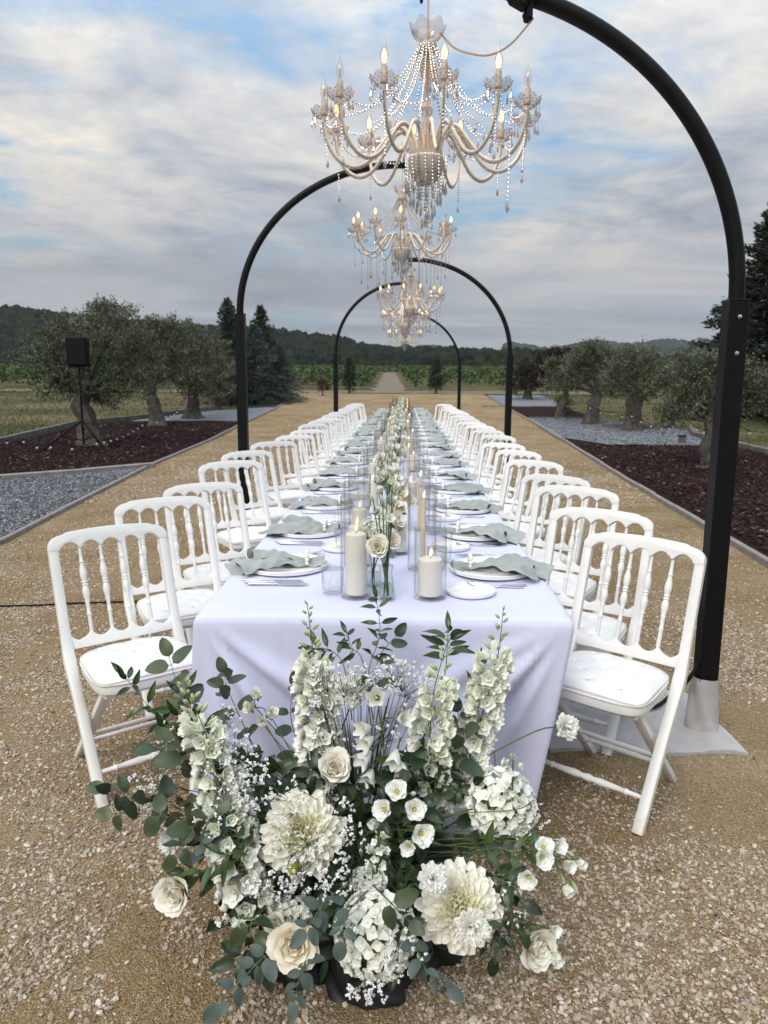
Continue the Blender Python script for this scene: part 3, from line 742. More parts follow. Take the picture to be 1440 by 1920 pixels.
def olive(name, label, base, trunk, crown, n, seed, cols=OLV, group=None, leaf=.055, barkm=None, cat='olive tree', lobes=None, loose=.0):
    """trunk: list of (x, y, z, r) from the base; crown: list of (x, y, z, rx, ry, rz) clumps"""
    rg = np.random.default_rng(seed); t = thing(name, label, cat, base, 0, group); m = MB()
    T_ = [Vector(q[:3]) for q in trunk]; rr = [q[3] * (.80 if cat == 'olive tree' else 1) for q in trunk]
    pts = []; rad = []
    for i in range(len(T_) - 1):
        for k in range(4):
            f = k / 4; pts.append(T_[i].lerp(T_[i + 1], f)); rad.append(rr[i] * (1 - f) + rr[i + 1] * f)
    pts.append(T_[-1]); rad.append(rr[-1])
    b0 = len(m.v); m.tube(pts, rad, 14)
    for i in range(b0, len(m.v)):       # gnarled bark
        x, y, z = m.v[i]; c = pts[min((i - b0) // 14, len(pts) - 1)]; a = math.atan2(y - c.y, x - c.x)
        k = 1 + .16 * math.sin(a * 3 + z * 4 + seed) + .10 * math.sin(a * 5 - z * 9) + rg.normal(0, .05) + .22 * max(0, .18 - z) / .18
        m.v[i] = (c.x + (x - c.x) * k, c.y + (y - c.y) * k, z)
    for (cx, cy, cz, rx, ry, rz) in crown:
        e = Vector((cx, cy, cz)); s = T_[-1]; mid = s.lerp(e, .5) + Vector((rg.normal(0, .06), rg.normal(0, .06), .05))
        m.tube([s, s.lerp(mid, .5), mid, mid.lerp(e, .6), e], [rr[-1] * .5, rr[-1] * .4, rr[-1] * .3, rr[-1] * .2, .012], 6)
        for q in range(4):
            o2 = e + Vector(rg.normal(0, 1, 3)) * rx * .5; m.tube([mid.lerp(e, .5), (mid.lerp(e, .5) + o2) / 2 + Vector((0, 0, .04)), o2], [rr[-1] * .16, .010, .004], 4)
    m.obj('trunk', barkm or M['bark'], t)
    vol = np.array([c[3] * c[4] + .05 for c in crown]); ids = rg.choice(len(crown), n, p=vol / vol.sum()); C = np.array(crown)[ids]
    # leaves gather in twigs: cluster centres near each clump's skin
    nc = max(60, n // 26); cid = rg.choice(len(crown), nc, p=vol / vol.sum()); CC = np.array(crown)[cid]
    d = rg.normal(size=(nc, 3)); d /= np.linalg.norm(d, axis=1)[:, None]; d[:, 2] = np.where(d[:, 2] < -.55, -d[:, 2], d[:, 2])
    rad_ = rg.random(nc) ** .42 * (1 + .16 * rg.normal(size=nc)) ; cc = CC[:, :3] + d * CC[:, 3:6] * rad_[:, None]
    who = rg.integers(0, nc, n); dirs = d[who] * .7 + rg.normal(0, .5, (n, 3)) + [0, 0, .35]
    ln_ = np.linalg.norm(dirs, axis=1)[:, None]; P = cc[who] + dirs / ln_ * rg.random((n, 1)) * (.21 + loose) + rg.normal(0, .035, (n, 3))
    Vv, Ff = leaf_cloud(P, dirs + rg.normal(0, .6, (n, 3)), leaf * rg.uniform(.7, 1.3, n), leaf * .34 * rg.uniform(.8, 1.3, n), rg)
    cc_ = np.array(cols)[rg.integers(0, len(cols), nc)][who] * rg.uniform(.75, 1.25, (n, 1))
    soup('crown', Vv, Ff, M['olive'], t, colr=np.repeat(cc_, 4, 0)); return t


def B(px, py, dz=0):
    v = GP(px, py); return (v.x, v.y, v.z + dz)


def crown_from(base, items, Y):          # items: (px, py, rpx, rpy) -> local clumps
    out = []
    for it in items:
        px, py, rx, ry = it[:4]; dy = it[4] if len(it) > 4 else 0
        p = U(px, py, Y + dy); s = Y / F; out.append((p.x - base[0], p.y - base[1], p.z - base[2], rx * s, rx * s * .9, ry * s))
    return out


b = B(172, 838)
olive('olive_tree', 'old olive tree with thick gnarled trunk behind the tripod speaker', b, [(0, 0, -.1, .42), (-.02, 0, .25, .30), (-.06, 0, .6, .24), (-.22, .0, .9, .22), (-.1, .05, 1.15, .17)],
      crown_from(b, [(95, 655, 48, 38), (150, 640, 62, 50, .5), (215, 625, 60, 50, -.4), (130, 700, 55, 40), (215, 705, 60, 48), (262, 680, 52, 46, .3), (190, 590, 30, 16), (245, 735, 42, 30), (115, 735, 44, 30), (190, 755, 30, 18, .5), (60, 690, 34, 30)], b[1]), 22500, 21, group='olive trees of the left bed', leaf=0.069)
b = B(297, 800)
olive('olive_tree', 'leaning olive tree with lights wound round its trunk foot in the left bed', b, [(0, 0, -.1, .36), (-.02, 0, .3, .25), (-.12, 0, .65, .22), (-.2, 0, .95, .19), (-.1, 0, 1.2, .14)],
      crown_from(b, [(245, 650, 45, 45, .3), (290, 660, 52, 52), (330, 640, 42, 36), (300, 620, 36, 20), (270, 690, 50, 40), (330, 700, 40, 34), (255, 725, 34, 22)], b[1]), 16500, 22, group='olive trees of the left bed', leaf=0.081)
b = B(362, 785)
olive('olive_tree', 'short flared olive tree third from the left in the left bed', b, [(0, 0, -.1, .5), (0, 0, .15, .32), (.02, 0, .5, .24), (.0, 0, .8, .2), (.0, 0, 1.05, .16)],
      crown_from(b, [(340, 680, 45, 50), (375, 665, 42, 44, .4), (350, 640, 34, 26), (395, 700, 38, 40), (358, 620, 18, 12), (335, 720, 36, 26), (375, 735, 34, 20)], b[1]), 15000, 23, group='olive trees of the left bed', leaf=0.086)
b = B(402, 768)
olive('olive_tree', 'olive tree nearest the dark conifers in the left bed', b, [(0, 0, -.1, .3), (.02, 0, .5, .22), (0, 0, 1.1, .17)],
      crown_from(b, [(395, 690, 38, 40), (420, 705, 30, 34), (385, 655, 26, 22), (410, 735, 30, 20)], b[1]), 10500, 24, group='olive trees of the left bed', leaf=0.092)
b = B(1325, 882)
olive('olive_tree', 'small twisted olive tree behind the nearest arch post', b, [(.05, 0, -.1, .30), (.04, 0, .12, .16), (-.06, 0, .35, .13), (.04, 0, .6, .14), (-.03, 0, .85, .10)],
      crown_from(b, [(1262, 720, 36, 32, .3), (1300, 700, 40, 34), (1345, 715, 42, 40), (1395, 715, 40, 40), (1285, 765, 42, 30), (1395, 765, 34, 30), (1418, 745, 26, 34), (1255, 790, 26, 20)], b[1]), 11250, 25, group='olive trees of the right bed', leaf=0.060)
b = B(1183, 810)
olive('olive_tree', 'olive tree with broad forked trunk on the pale chippings', b, [(0, 0, -.1, .42), (0, 0, .25, .3), (.03, 0, .6, .26), (.08, 0, .95, .27), (.1, 0, 1.1, .2)],
      crown_from(b, [(1160, 720, 38, 40), (1205, 705, 48, 42), (1190, 680, 40, 26, .4), (1245, 725, 34, 34), (1190, 740, 44, 24)], b[1]), 15000, 26, group='olive trees of the right bed', leaf=0.075)
b = B(1110, 797)
olive('olive_tree', 'olive tree with a narrow leaning trunk left of the broad forked one', b, [(-.1, 0, -.1, .36), (-.04, 0, .3, .25), (.04, 0, .7, .22), (.12, 0, 1.0, .2)],
      crown_from(b, [(1095, 700, 38, 38), (1130, 690, 44, 36, .4), (1110, 665, 30, 18), (1150, 735, 30, 26), (1060, 725, 22, 22)], b[1]), 14250, 27, group='olive trees of the right bed', leaf=0.081)
b = B(1052, 786)
olive('olive_tree', 'slender olive tree farthest along the right bed', b, [(-.1, 0, -.1, .2), (0, 0, .4, .15), (.15, 0, .85, .12)],
      crown_from(b, [(1045, 715, 26, 30), (1070, 700, 28, 26), (1035, 690, 14, 12)], b[1]), 7500, 28, group='olive trees of the right bed', leaf=0.081)
b = B(990, 750)
olive('red_leaved_tree', 'dark purple red leaved bush tree behind the right arch post', b, [(0, 0, -.1, .2), (0, 0, .5, .16), (0, 0, .9, .12)],
      crown_from(b, [(985, 705, 34, 30), (1015, 695, 38, 26), (1000, 720, 36, 24), (1050, 672, 36, 16), (975, 730, 24, 18)], b[1]), 9000, 29, [(.026, .011, .009), (.040, .015, .011), (.018, .010, .007), (.02, .022, .010)], leaf=.12, cat='shrub')
for px, py, h, lab in ((655, 738, .95, 'young dark cypress by the vineyard left of the track'), (817, 738, .85, 'young dark cypress by the vineyard right of the track')):
    b = B(px, py)
    olive('cypress', lab, b, [(0, 0, -.05, .06), (0, 0, .4, .05), (0, 0, .9, .03)], [(0, 0, .45, .3, .3, .5), (0, 0, .95, .26, .26, .5), (0, 0, 1.45, .15, .15, .4)], 3600, int(px), [(.02, .035, .014), (.035, .055, .02)], leaf=.11, cat='cypress')
b = B(605, 742)
olive('red_bush', 'small reddish young bush at the end of the alley', b, [(0, 0, -.05, .03), (0, 0, .5, .02)], [(0, 0, .4, .25, .25, .35)], 900, 77, [(.09, .03, .02), (.06, .03, .02)], leaf=.1, cat='bush')
b = B(1060, 775)
olive('yellow_shrub', 'low yellowish shrub at the foot of the slender olive', b, [(0, 0, -.05, .03), (0, 0, .2, .02)], [(-.1, 0, .3, .28, .28, .3)], 1200, 78, [(.13, .11, .03), (.08, .08, .025)], leaf=.09, cat='shrub')


def conifer(name, label, base, h, r, n, seed, cols, group=None, lean=0., cat='conifer', droop=.25):
    rg = np.random.default_rng(seed); t = thing(name, label, cat, base, 0, group); m = MB()
    m.tube([(0, 0, -.2), (0, 0, h * .5), (lean, 0, h * .98)], [h * .022, h * .014, .01], 8); P = []; D = []
    nb = 150
    for i in range(nb):
        f = (i + rg.random()) / nb; z = h * (.03 + .95 * f); L = r * ((1 - f) ** .78) * rg.uniform(.62, 1.18) + .08; a = i * 2.4 + rg.normal(0, .3)
        d = np.array([math.cos(a), math.sin(a), -droop + .5 * f]); o = np.array([lean * f, 0, z])
        m.tube([tuple(o), tuple(o + d * L * .55), tuple(o + d * L * .9 + [0, 0, .05 * L])], [.02, .012, .004], 4)
        k = int(n / nb * (L / r + .15) * 1.6); s = rg.random(k) ** .7
        side = np.cross(d, [0, 0, 1.]); q = o + d * (s * L)[:, None] + side * (rg.normal(0, .20, k) * L * (1.1 - s * .8))[:, None] + [0, 0, 1.] * (rg.normal(0, .055, k) * h / 5 - .05 * s * L)[:, None]
        P.append(q); D.append(d * .8 + side * rg.normal(0, .6, (k, 1)) + rg.normal(0, .35, (k, 3)) + [0, 0, .25])
    P = np.concatenate(P); D = np.concatenate(D); n = len(P); m.obj('trunk', M['bark'], t)
    s = h * .028
    Vv, Ff = leaf_cloud(P, D, s * rg.uniform(.7, 1.5, n), s * .3 * rg.uniform(.7, 1.3, n), rg)
    soup('crown', Vv, Ff, M['olive'], t, colr=colours(n, cols, rg)); return t


DK = [(.014, .024, .013), (.024, .036, .02), (.035, .05, .03)]
BL = [(.045, .07, .065), (.07, .10, .095), (.10, .135, .13), (.03, .045, .035)]
conifer('conifer', 'tall dark conifer with narrow crown left behind the second arch post', B(432, 757), 4.35, 1.45, 13000, 31, DK + [(.06, .085, .08)], 'conifers at the end of the left bed')
conifer('conifer', 'dark pointed conifer just right of the second arch post', B(492, 750), 4.15, 1.5, 12000, 32, DK, 'conifers at the end of the left bed')
conifer('blue_spruce', 'bushy blue grey spruce in front of the dark conifers', B(478, 757), 3.3, 1.8, 17000, 33, BL, 'conifers at the end of the left bed')
conifer('blue_spruce', 'low wide blue grey spruce nearest the alley end', B(525, 754), 2.5, 1.35, 12000, 34, BL + DK[:1], 'conifers at the end of the left bed')
conifer('tall_conifer', 'tall dark fir at the right edge behind the small olive', (13.0, 27.5, .3), 7.7, 3.3, 42000, 35, DK, droop=.12)
conifer('tall_conifer', 'second dark fir mostly past the right edge', (16.2, 29.5, .4), 6.8, 2.7, 16000, 36, DK, droop=.12)


# ------------------------------------------------------------ the evening air
hm = bpy.data.materials.new('haze'); hm.use_nodes = True; hm.node_tree.nodes.clear(); n_, l_ = nodes_of(hm.node_tree)
ho = n_('ShaderNodeOutputMaterial'); hv = n_('ShaderNodeVolumePrincipled', Density=.00014); hv.inputs['Color'].default_value = (.86, .90, .95, 1); hv.inputs['Anisotropy'].default_value = .2; l_(hv.outputs[0], ho.inputs['Volume'])
tag(MB().box((0, 2530, 70.), (13000, 5200, 144)).obj('haze', hm, smooth=False), kind='stuff')

# ------------------------------------------------------------ arches, posts, cables
ORD = ['nearest', 'second', 'third', 'fourth', 'fifth', 'sixth', 'seventh', 'eighth', 'ninth', 'tenth', 'eleventh', 'twelfth', 'thirteenth', 'fourteenth', 'fifteenth', 'sixteenth', 'seventeenth', 'eighteenth', 'nineteenth', 'farthest']
SQ = lambda a, b, k=.25: [(a, b * (1 - k)), (a * (1 - k), b), (-a * (1 - k), b), (-a, b * (1 - k)), (-a, -b * (1 - k)), (-a * (1 - k), -b), (a * (1 - k), -b), (a, -b * (1 - k))]


def arch(i, sgn, px, Y, zj, b, cx, label):
    base = (px, Y, gz(Y)); t = thing('lamp_arch', label, 'lamp post', base, 0, 'black arched posts carrying the chandeliers')
    MB().sweep([(0, 0, .02), (0, 0, zj)], SQ(.040, .040, .10), (1, 0, 0)).obj('post', M['black'], t, smooth=False)
    MB().box((0, 0, zj + .004), (.084, .084, .008), bev=.002).obj('post_cap', M['black'], t, smooth=False)
    bm_ = MB().lathe([(.009, 0), (.009, .006), (0, .008)], 6).mesh('bolt', M['steel'] if i == 1 else M['black'])
    for zz in (zj - .06, zj - .20): link('bolt', bm_, t, loc=(0, -.040, zz), rot=(R(90), 0, 0))
    a = abs(px - cx) - .02; pts = [(0, 0, zj - .25), (0, 0, zj - .1)]
    for k in range(0, 45):
        f = R(90) * k / 44; pts.append((-sgn * a * (1 - math.cos(f)), 0, zj + b * math.sin(f)))
    pts.append((-sgn * (a + .04), 0, zj + b))
    MB().tube(pts, .029 if i != 1 else .031, 12).obj('curved_arm', M['black'], t)
    # eye and hook at the tip
    tip = Vector(pts[-1]); h = MB()
    h.tube([tip + Vector((0, .035 * math.cos(q), -.03 + .035 * math.sin(q))) for q in np.linspace(0, 6.28, 13)[:-1]], .006, 6, closed=True)
    h.obj('hook', M['black'], t)
    # ground plate under a cloth cover
    if i == 1:
        fm = MB(); fm.grid(lambda u, v: (-.70 + u * .80 - .03 * v * u, (-.34 + v * .60) + .02 * math.sin(u * 9), .014 + .008 * math.sin(u * 7 + v * 5) * math.sin(v * 3) + .004 * math.sin(u * 23)), 26, 16)
        fm.v = [(x, y + .10, z) for x, y, z in fm.v]; n0 = len(fm.v)
        rim = [(i_ * 17) for i_ in range(27)] + [26 * 17 + j for j in range(1, 17)] + [i_ * 17 + 16 for i_ in range(25, -1, -1)] + [j for j in range(15, 0, -1)]
        low = [(fm.v[q][0], fm.v[q][1], -.001) for q in rim]; fm.add(low, []); k = len(rim)
        fm.f += [(rim[q], n0 + q, n0 + (q + 1) % k, rim[(q + 1) % k]) for q in range(k)]; fm.m += [0] * k
        o = fm.obj('ground_cover', M['felt'], t); o['label'] = 'grey felt cover spread over the base plate'
        s = MB(); s.grid(lambda u, v: ((.052 + .022 * (1 - u) ** 2 + .005 * math.sin(v * 25 + u * 6)) * math.cos(v * 6.2832), (.052 + .022 * (1 - u) ** 2 + .005 * math.sin(v * 25 + u * 6)) * math.sin(v * 6.2832), .015 + u * .235 + .008 * math.sin(v * 6.28)), 10, 36)
        s.obj('sleeve', M['felt'], t)
    else:
        MB().box((-sgn * .25, 0, .02), (.62, .5, .035), bev=.008).obj('ground_cover', M['felt'], t, smooth=False)
        MB().lathe([(.07, .03), (.058, .12), (.055, .25)], 14).obj('sleeve', M['felt'], t)
    return t


ARCH = [(1, 1, 1.365, 3.12, 1.80, 1.15, .13), (2, -1, -1.29, 6.35, 2.01, 1.15, .03), (3, 1, 1.39, 9.8, 1.80, 1.16, .115), (4, -1, -1.165, 13.7, 1.93, 1.22, .06), (5, 1, 1.40, 18.8, 1.80, 1.28, .05)]
AL = ['nearest black arched post standing right of the table with cloth wrapped foot', 'black arched post left of the table behind the fifth left chair', 'middle black arched post on the right of the table', 'far black arched post left of the table', 'farthest and smallest black arched post on the right']
for (q, l_) in zip(ARCH, AL): arch(*q, l_)
# clamp and flex knot on the first arch
p0 = U(975, 10, 3.12)
t = thing('clamp', 'black rubber clamp knotted round the nearest arch near the top of the photo', 'clamp', p0)
MB().tube([(-.05, -.035, .035), (-.03, -.05, .0), (0, -.045, -.02), (.03, -.04, .015)], [.02, .026, .024, .018], 8).obj('knot', M['cable'], t)
MB().box((.028, -.02, -.02), (.03, .05, .085), bev=.006).tube([(.02, 0, .0), (.035, -.02, -.045), (.01, -.03, -.05)], .01, 6).obj('jaw', M['cable'], t)
a_, b_, c_, d_, e_, f_ = [U(*q) for q in ((826, 62, 3.1), (850, 88, 3.08), (880, 100, 3.06), (918, 103, 3.06), (958, 82, 3.08), (1000, 34, 3.1))]
def smooth_path(P, k=6):
    out = []; P = [Vector(p) for p in P]; Q = [P[0]] + P + [P[-1]]
    for i in range(1, len(Q) - 2):
        for j in range(k):
            u = j / k; a, b, c, d = Q[i - 1], Q[i], Q[i + 1], Q[i + 2]
            out.append(.5 * ((2 * b) + (c - a) * u + (2 * a - 5 * b + 4 * c - d) * u * u + (3 * b - a - 3 * c + d) * u ** 3))
    return out + [P[-1]]
tag(MB().tube(smooth_path([a_, b_, c_, d_, e_, f_]), .0038, 6).obj('chandelier_flex', M['goldcable']), 'beige twisted flex sagging from the nearest chandelier to the arch', 'cable')
# black cables on the gravel
gp = lambda px, py, h=.01: GP(px, py) + Vector((0, 0, h))
tag(MB().tube(smooth_path([gp(-60, 1141), gp(60, 1139), gp(140, 1134), gp(260, 1131), gp(330, 1128), gp(420, 1122)]), .006, 6).obj('power_cable', M['cable']), 'thin black cable crossing the gravel behind the nearest left chairs', 'cable')
q = U(1308, 1246, 3.1)
tag(MB().tube(smooth_path([q, U(1290, 1275, 3.05), gp(1262, 1312, .03), gp(1225, 1340, .035), gp(1170, 1345, .035), gp(1100, 1325, .03), gp(1050, 1305, .02)]), .0085, 8).obj('power_cable', M['cable']), 'black cable running from the nearest right post across the felt cover', 'cable')


# ------------------------------------------------------------ chandeliers
def bead_chain(m, pts, r, step, mi=0):
    P = [Vector(p) for p in pts]; d = 0; nxt = 0
    for a, b in zip(P, P[1:]):
        L = (b - a).length
        while nxt <= d + L:
            c = a.lerp(b, (nxt - d) / max(L, 1e-6)); m.ico(r, mi, Matrix.Translation(c), 1, sq=(1, 1, .9)); nxt += step
        d += L


def prism(m, p, L, r, mi=0, n=6):
    M_ = Matrix.Translation(p)
    m.ico(r * .45, mi, Matrix.Translation((p[0], p[1], p[2] - .003)), 1)
    m.lathe([(0, -.005), (r * .35, -.010), (r, -L * .62), (r * .8, -L * .8), (0, -L)], n, mi, M_)


def sag(a, b, s, k=12):
    a, b = Vector(a), Vector(b)
    return [a.lerp(b, i / k) - Vector((0, 0, s * 4 * (i / k) * (1 - i / k))) for i in range(k + 1)]


def chandelier(loc, label, lit, arms=12, spin=0., extra=False):
    """origin at the hub, 0.5 m below the ceiling cup"""
    t = thing('chandelier', label, 'chandelier', loc, spin, 'crystal chandeliers hanging over the table')
    rr = random.Random(3)
    MB().lathe([(0, -.075), (.03, -.07), (.055, -.045), (.068, -.01), (.070, .02), (.060, .03), (.062, .045), (.03, .05), (.012, .055)], 24).obj('hub', M['hubm'], t)
    MB().tube([(0, 0, .05), (0, 0, .49)], .0055, 8).obj('rod', M['brass'], t)
    g = MB()
    g.lathe([(.012, .05), (.026, .06), (.030, .10), (.018, .15), (.012, .17), (.020, .185), (.024, .20), (.012, .22), (.012, .28), (.020, .31), (.034, .355), (.020, .37), (.012, .385), (.012, .40)], 14, flute=(7, .08))
    g.obj('glass_baluster', M['cupglass'], t, smooth=False)
    g = MB(); n = 30
    g.grid(lambda u, v: ((.018 + .05 * math.sin(u * 1.5)) * (1 + .05 * u * math.cos(6 * v * 6.2832)) * math.cos(v * 6.2832), (.018 + .05 * math.sin(u * 1.5)) * (1 + .05 * u * math.cos(6 * v * 6.2832)) * math.sin(v * 6.2832), .435 + .055 * u ** 1.6 + .010 * u * math.cos(6 * v * 6.2832)), 8, 48)
    g.obj('top_cup', M['cupglass'], t)
    MB().lathe([(.0, .40), (.034, .40), (.036, .41), (.034, .425), (.0, .43)], 16).tube([(0, 0, .49), (0, 0, .70)], .004, 6).obj('collar', M['brass'], t)
    # arm, prototype then copies
    arm = smooth_path([(.045, 0, .0), (.058, 0, .07), (.085, 0, .125), (.125, 0, .125), (.17, 0, .07), (.225, 0, .005), (.285, 0, -.015), (.345, 0, .02), (.380, 0, .09), (.388, 0, .155)], 4)
    am = MB().tube(arm, .0060, 8, 0)
    for k in range(6, len(arm) - 2):                  # a string of beads pressed along the underside
        a, b = arm[k], arm[min(k + 1, len(arm) - 1)]; tn = (b - a).normalized(); nn = Vector((tn.z, 0, -tn.x))
        for f in (0, .33, .66): am.ico(.0040, 1, Matrix.Translation(a.lerp(b, f) + nn * .0080), 1)
    arm_me = am.mesh('arm', [M['ivory'], M['crystal']])
    cup = MB(); cup.grid(lambda u, v: ((.010 + .040 * math.sin(u * 1.45)) * (1 + .05 * u * math.cos(7 * v * 6.2832)) * math.cos(v * 6.2832), (.010 + .040 * math.sin(u * 1.45)) * (1 + .05 * u * math.cos(7 * v * 6.2832)) * math.sin(v * 6.2832), .034 * u ** 1.5 + .006 * math.cos(7 * v * 6.2832) * u), 8, 42)
    for ring in range(4):                             # hobnail relief
        f = .3 + ring * .2
        for k in range(14):
            a = (k + .5 * (ring % 2)) / 14 * 6.2832; r_ = .010 + .040 * math.sin(f * 1.45); cup.ico(.0036, 0, Matrix.Translation((r_ * math.cos(a), r_ * math.sin(a), .034 * f ** 1.5)), 1)
    cup_me = cup.mesh('drip_cup', M['cupglass'], False)
    slv = MB().lathe([(.012, .0), (.0135, .004), (.0120, .008), (.0118, .052), (.009, .054), (0, .054)], 14).mesh('candle_sleeve', M['brass'])
    def bulb(on):
        b = MB(); pf = [(.007, 0), (.010, .006), (.0155, .022), (.0155, .032), (.011, .050), (.0055, .066), (.0022, .082), (.0008, .098)]
        vs0 = len(b.v); b.lathe(pf, 12, 0); b.v = [(x + (.004 * math.sin((z - .06) * 60) if z > .06 else 0), y, z) for x, y, z in b.v]
        for a in range(4): b.tube([(.0035 * math.cos(a * 1.57), .0035 * math.sin(a * 1.57), .009), (.0045 * math.cos(a * 1.57), .0045 * math.sin(a * 1.57), .038)], .0014 if on else .0012, 5, 1)
        if on: b.lathe([(0, .004), (.0072, .011), (.0096, .024), (.0072, .038), (0, .052)], 8, 2)
        b.lathe([(.009, -.002), (.009, .003), (0, .004)], 10, 3)
        return b.mesh('bulb', [M['bulbglass'], M['hot'] if on else M['cold'], M['glow'], M['steel']])
    on_me, off_me = bulb(True), bulb(False)
    drops = []
    for L in (.036, .046):
        dm = MB().tube([(0, 0, .014), (0, 0, 0)], .0008, 4); prism(dm, (0, 0, 0), L, .0068); drops.append(dm.mesh('prism_drop', M['crystal'], False))
    for i in range(arms):
        a = i / arms * 6.2832
        o = link('arm', arm_me, t, rot=(0, 0, a))
        link('drip_cup', cup_me, o, loc=(.388, 0, .150)); link('candle_sleeve', slv, o, loc=(.388, 0, .163))
        link('bulb', on_me if lit[i % len(lit)] else off_me, o, loc=(.388, 0, .219), rot=(0, 0, rr.uniform(0, 6)))
        for k in range(6):
            a2 = k / 6 * 6.2832 + i; link('prism_drop', drops[k % 2], o, loc=(.388 + .046 * math.cos(a2), .046 * math.sin(a2), .154), rot=(0, 0, a2))
    for i in range(arms):                              # bead festoons from collar to cups and cup to cup
        a = i / arms * 6.2832; b = (i + 1) / arms * 6.2832; top = (.032 * math.cos(a), .032 * math.sin(a), .415); cp = (.345 * math.cos(a), .345 * math.sin(a), .165)
        m = MB(); bead_chain(m, sag(top, cp, .075 + .02 * (i % 3)), .0060, .0138); m.obj('bead_chain', M['crystal'], t, smooth=False)
        b2 = a + .26; m = MB(); bead_chain(m, sag((.030 * math.cos(b2), .030 * math.sin(b2), .41), (.22 * math.cos(b2), .22 * math.sin(b2), .12), .05), .0055, .0132); prism(m, (.22 * math.cos(b2), .22 * math.sin(b2), .115), .045, .007); m.obj('bead_chain', M['crystal'], t, smooth=False)
        m = MB(); bead_chain(m, sag((.385 * math.cos(a), .385 * math.sin(a), .150), (.385 * math.cos(b), .385 * math.sin(b), .150), .055), .0050, .0135); m.obj('bead_chain', M['crystal'], t, smooth=False)
        m = MB(); mid = a + .26; r0 = .30 if i % 2 else .235; zt = -.0 + .06 * (i % 2)
        bead_chain(m, sag((.385 * math.cos(a), .385 * math.sin(a), .14), (.385 * math.cos(a) * .98, .385 * math.sin(a) * .98, .02 - .04 * (i % 3)), 0, 6), .0042, .0115); prism(m, (.385 * math.cos(a) * .98, .385 * math.sin(a) * .98, .012 - .04 * (i % 3)), .038, .0065); m.obj('bead_pendant', M['crystal'], t, smooth=False)
    m = MB()
    bead_chain(m, [(.36 * math.cos(5.55), .36 * math.sin(5.55), .14), (.355 * math.cos(5.55), .355 * math.sin(5.55), -.17)], .006, .015); prism(m, (.355 * math.cos(5.55), .355 * math.sin(5.55), -.17), .05, .008); m.obj('bead_pendant', M['crystal'], t, smooth=False)
    if extra:                                          # long strings hanging from the arms
        for i in range(arms * 2):
            a = i / (arms * 2) * 6.2832; r_ = (.27, .20, .33)[i % 3]; L = rr.uniform(.14, .26); m = MB()
            bead_chain(m, [(r_ * math.cos(a), r_ * math.sin(a), .0), (r_ * math.cos(a), r_ * math.sin(a), -L)], .0062, .016); prism(m, (r_ * math.cos(a), r_ * math.sin(a), -L), .05, .009); m.obj('bead_pendant', M['crystal'], t, smooth=False)
    m = MB()                                           # curtain of drops under the hub
    for ring, (r_, cnt, L) in enumerate(((.078, 18, .10), (.060, 14, .13), (.036, 9, .155), (.012, 4, .17))):
        for k in range(cnt):
            a = k / cnt * 6.2832 + ring; x, y = r_ * math.cos(a), r_ * math.sin(a); l_ = L * rr.uniform(.8, 1.1); z0 = .02 - .02 * ring
            bead_chain(m, [(x, y, z0), (x, y, z0 - l_ * .75)], .0048, .0125); prism(m, (x, y, z0 - l_ * .78), .052, .0062)
    m.obj('crystal_curtain', M['crystal'], t, smooth=False)
    ld = bpy.data.lights.new('candle_bulbs_light', 'POINT'); ld.energy = 5.0 * sum(lit) / len(lit); ld.color = (1, .62, .30); ld.shadow_soft_size = .30     # the light its bulbs give
    link('bulb_light', ld, t, loc=(0, 0, .26))
    return t


CL = ['largest chandelier nearest the camera with bent tip bulbs', 'second chandelier just below the nearest one', 'third chandelier in the row, in front of the grey horizon clouds', 'fourth chandelier, overlapping the lower half of the third', 'farthest and smallest chandelier above the end of the table']
# lamps counter-clockwise from +X; three of the nearest chandelier are dark
CH = [((.135, 3.1, 2.305), 0.12, [1, 1, 1, 1, 1, 1, 0, 0, 1, 1, 1, 0]), ((.03, 6.35, 2.50), .5, [1, 1, 0, 1, 1, 1, 1, 1, 1, 1, 0, 1]), ((.125, 9.8, 2.36), .3, [1]), ((.065, 13.7, 2.42), .15, [1]), ((.05, 18.8, 2.40), .0, [1, 1, 1, 1, 0, 1])]
for i, ((loc, sp_, lit), l_) in enumerate(zip(CH, CL)): chandelier(loc, l_, lit, 12, sp_, i in (1, 2))


# ------------------------------------------------------------ tablecloth
TY0, TY1, TZ, TW = 2.30, 20.0, .75, .60


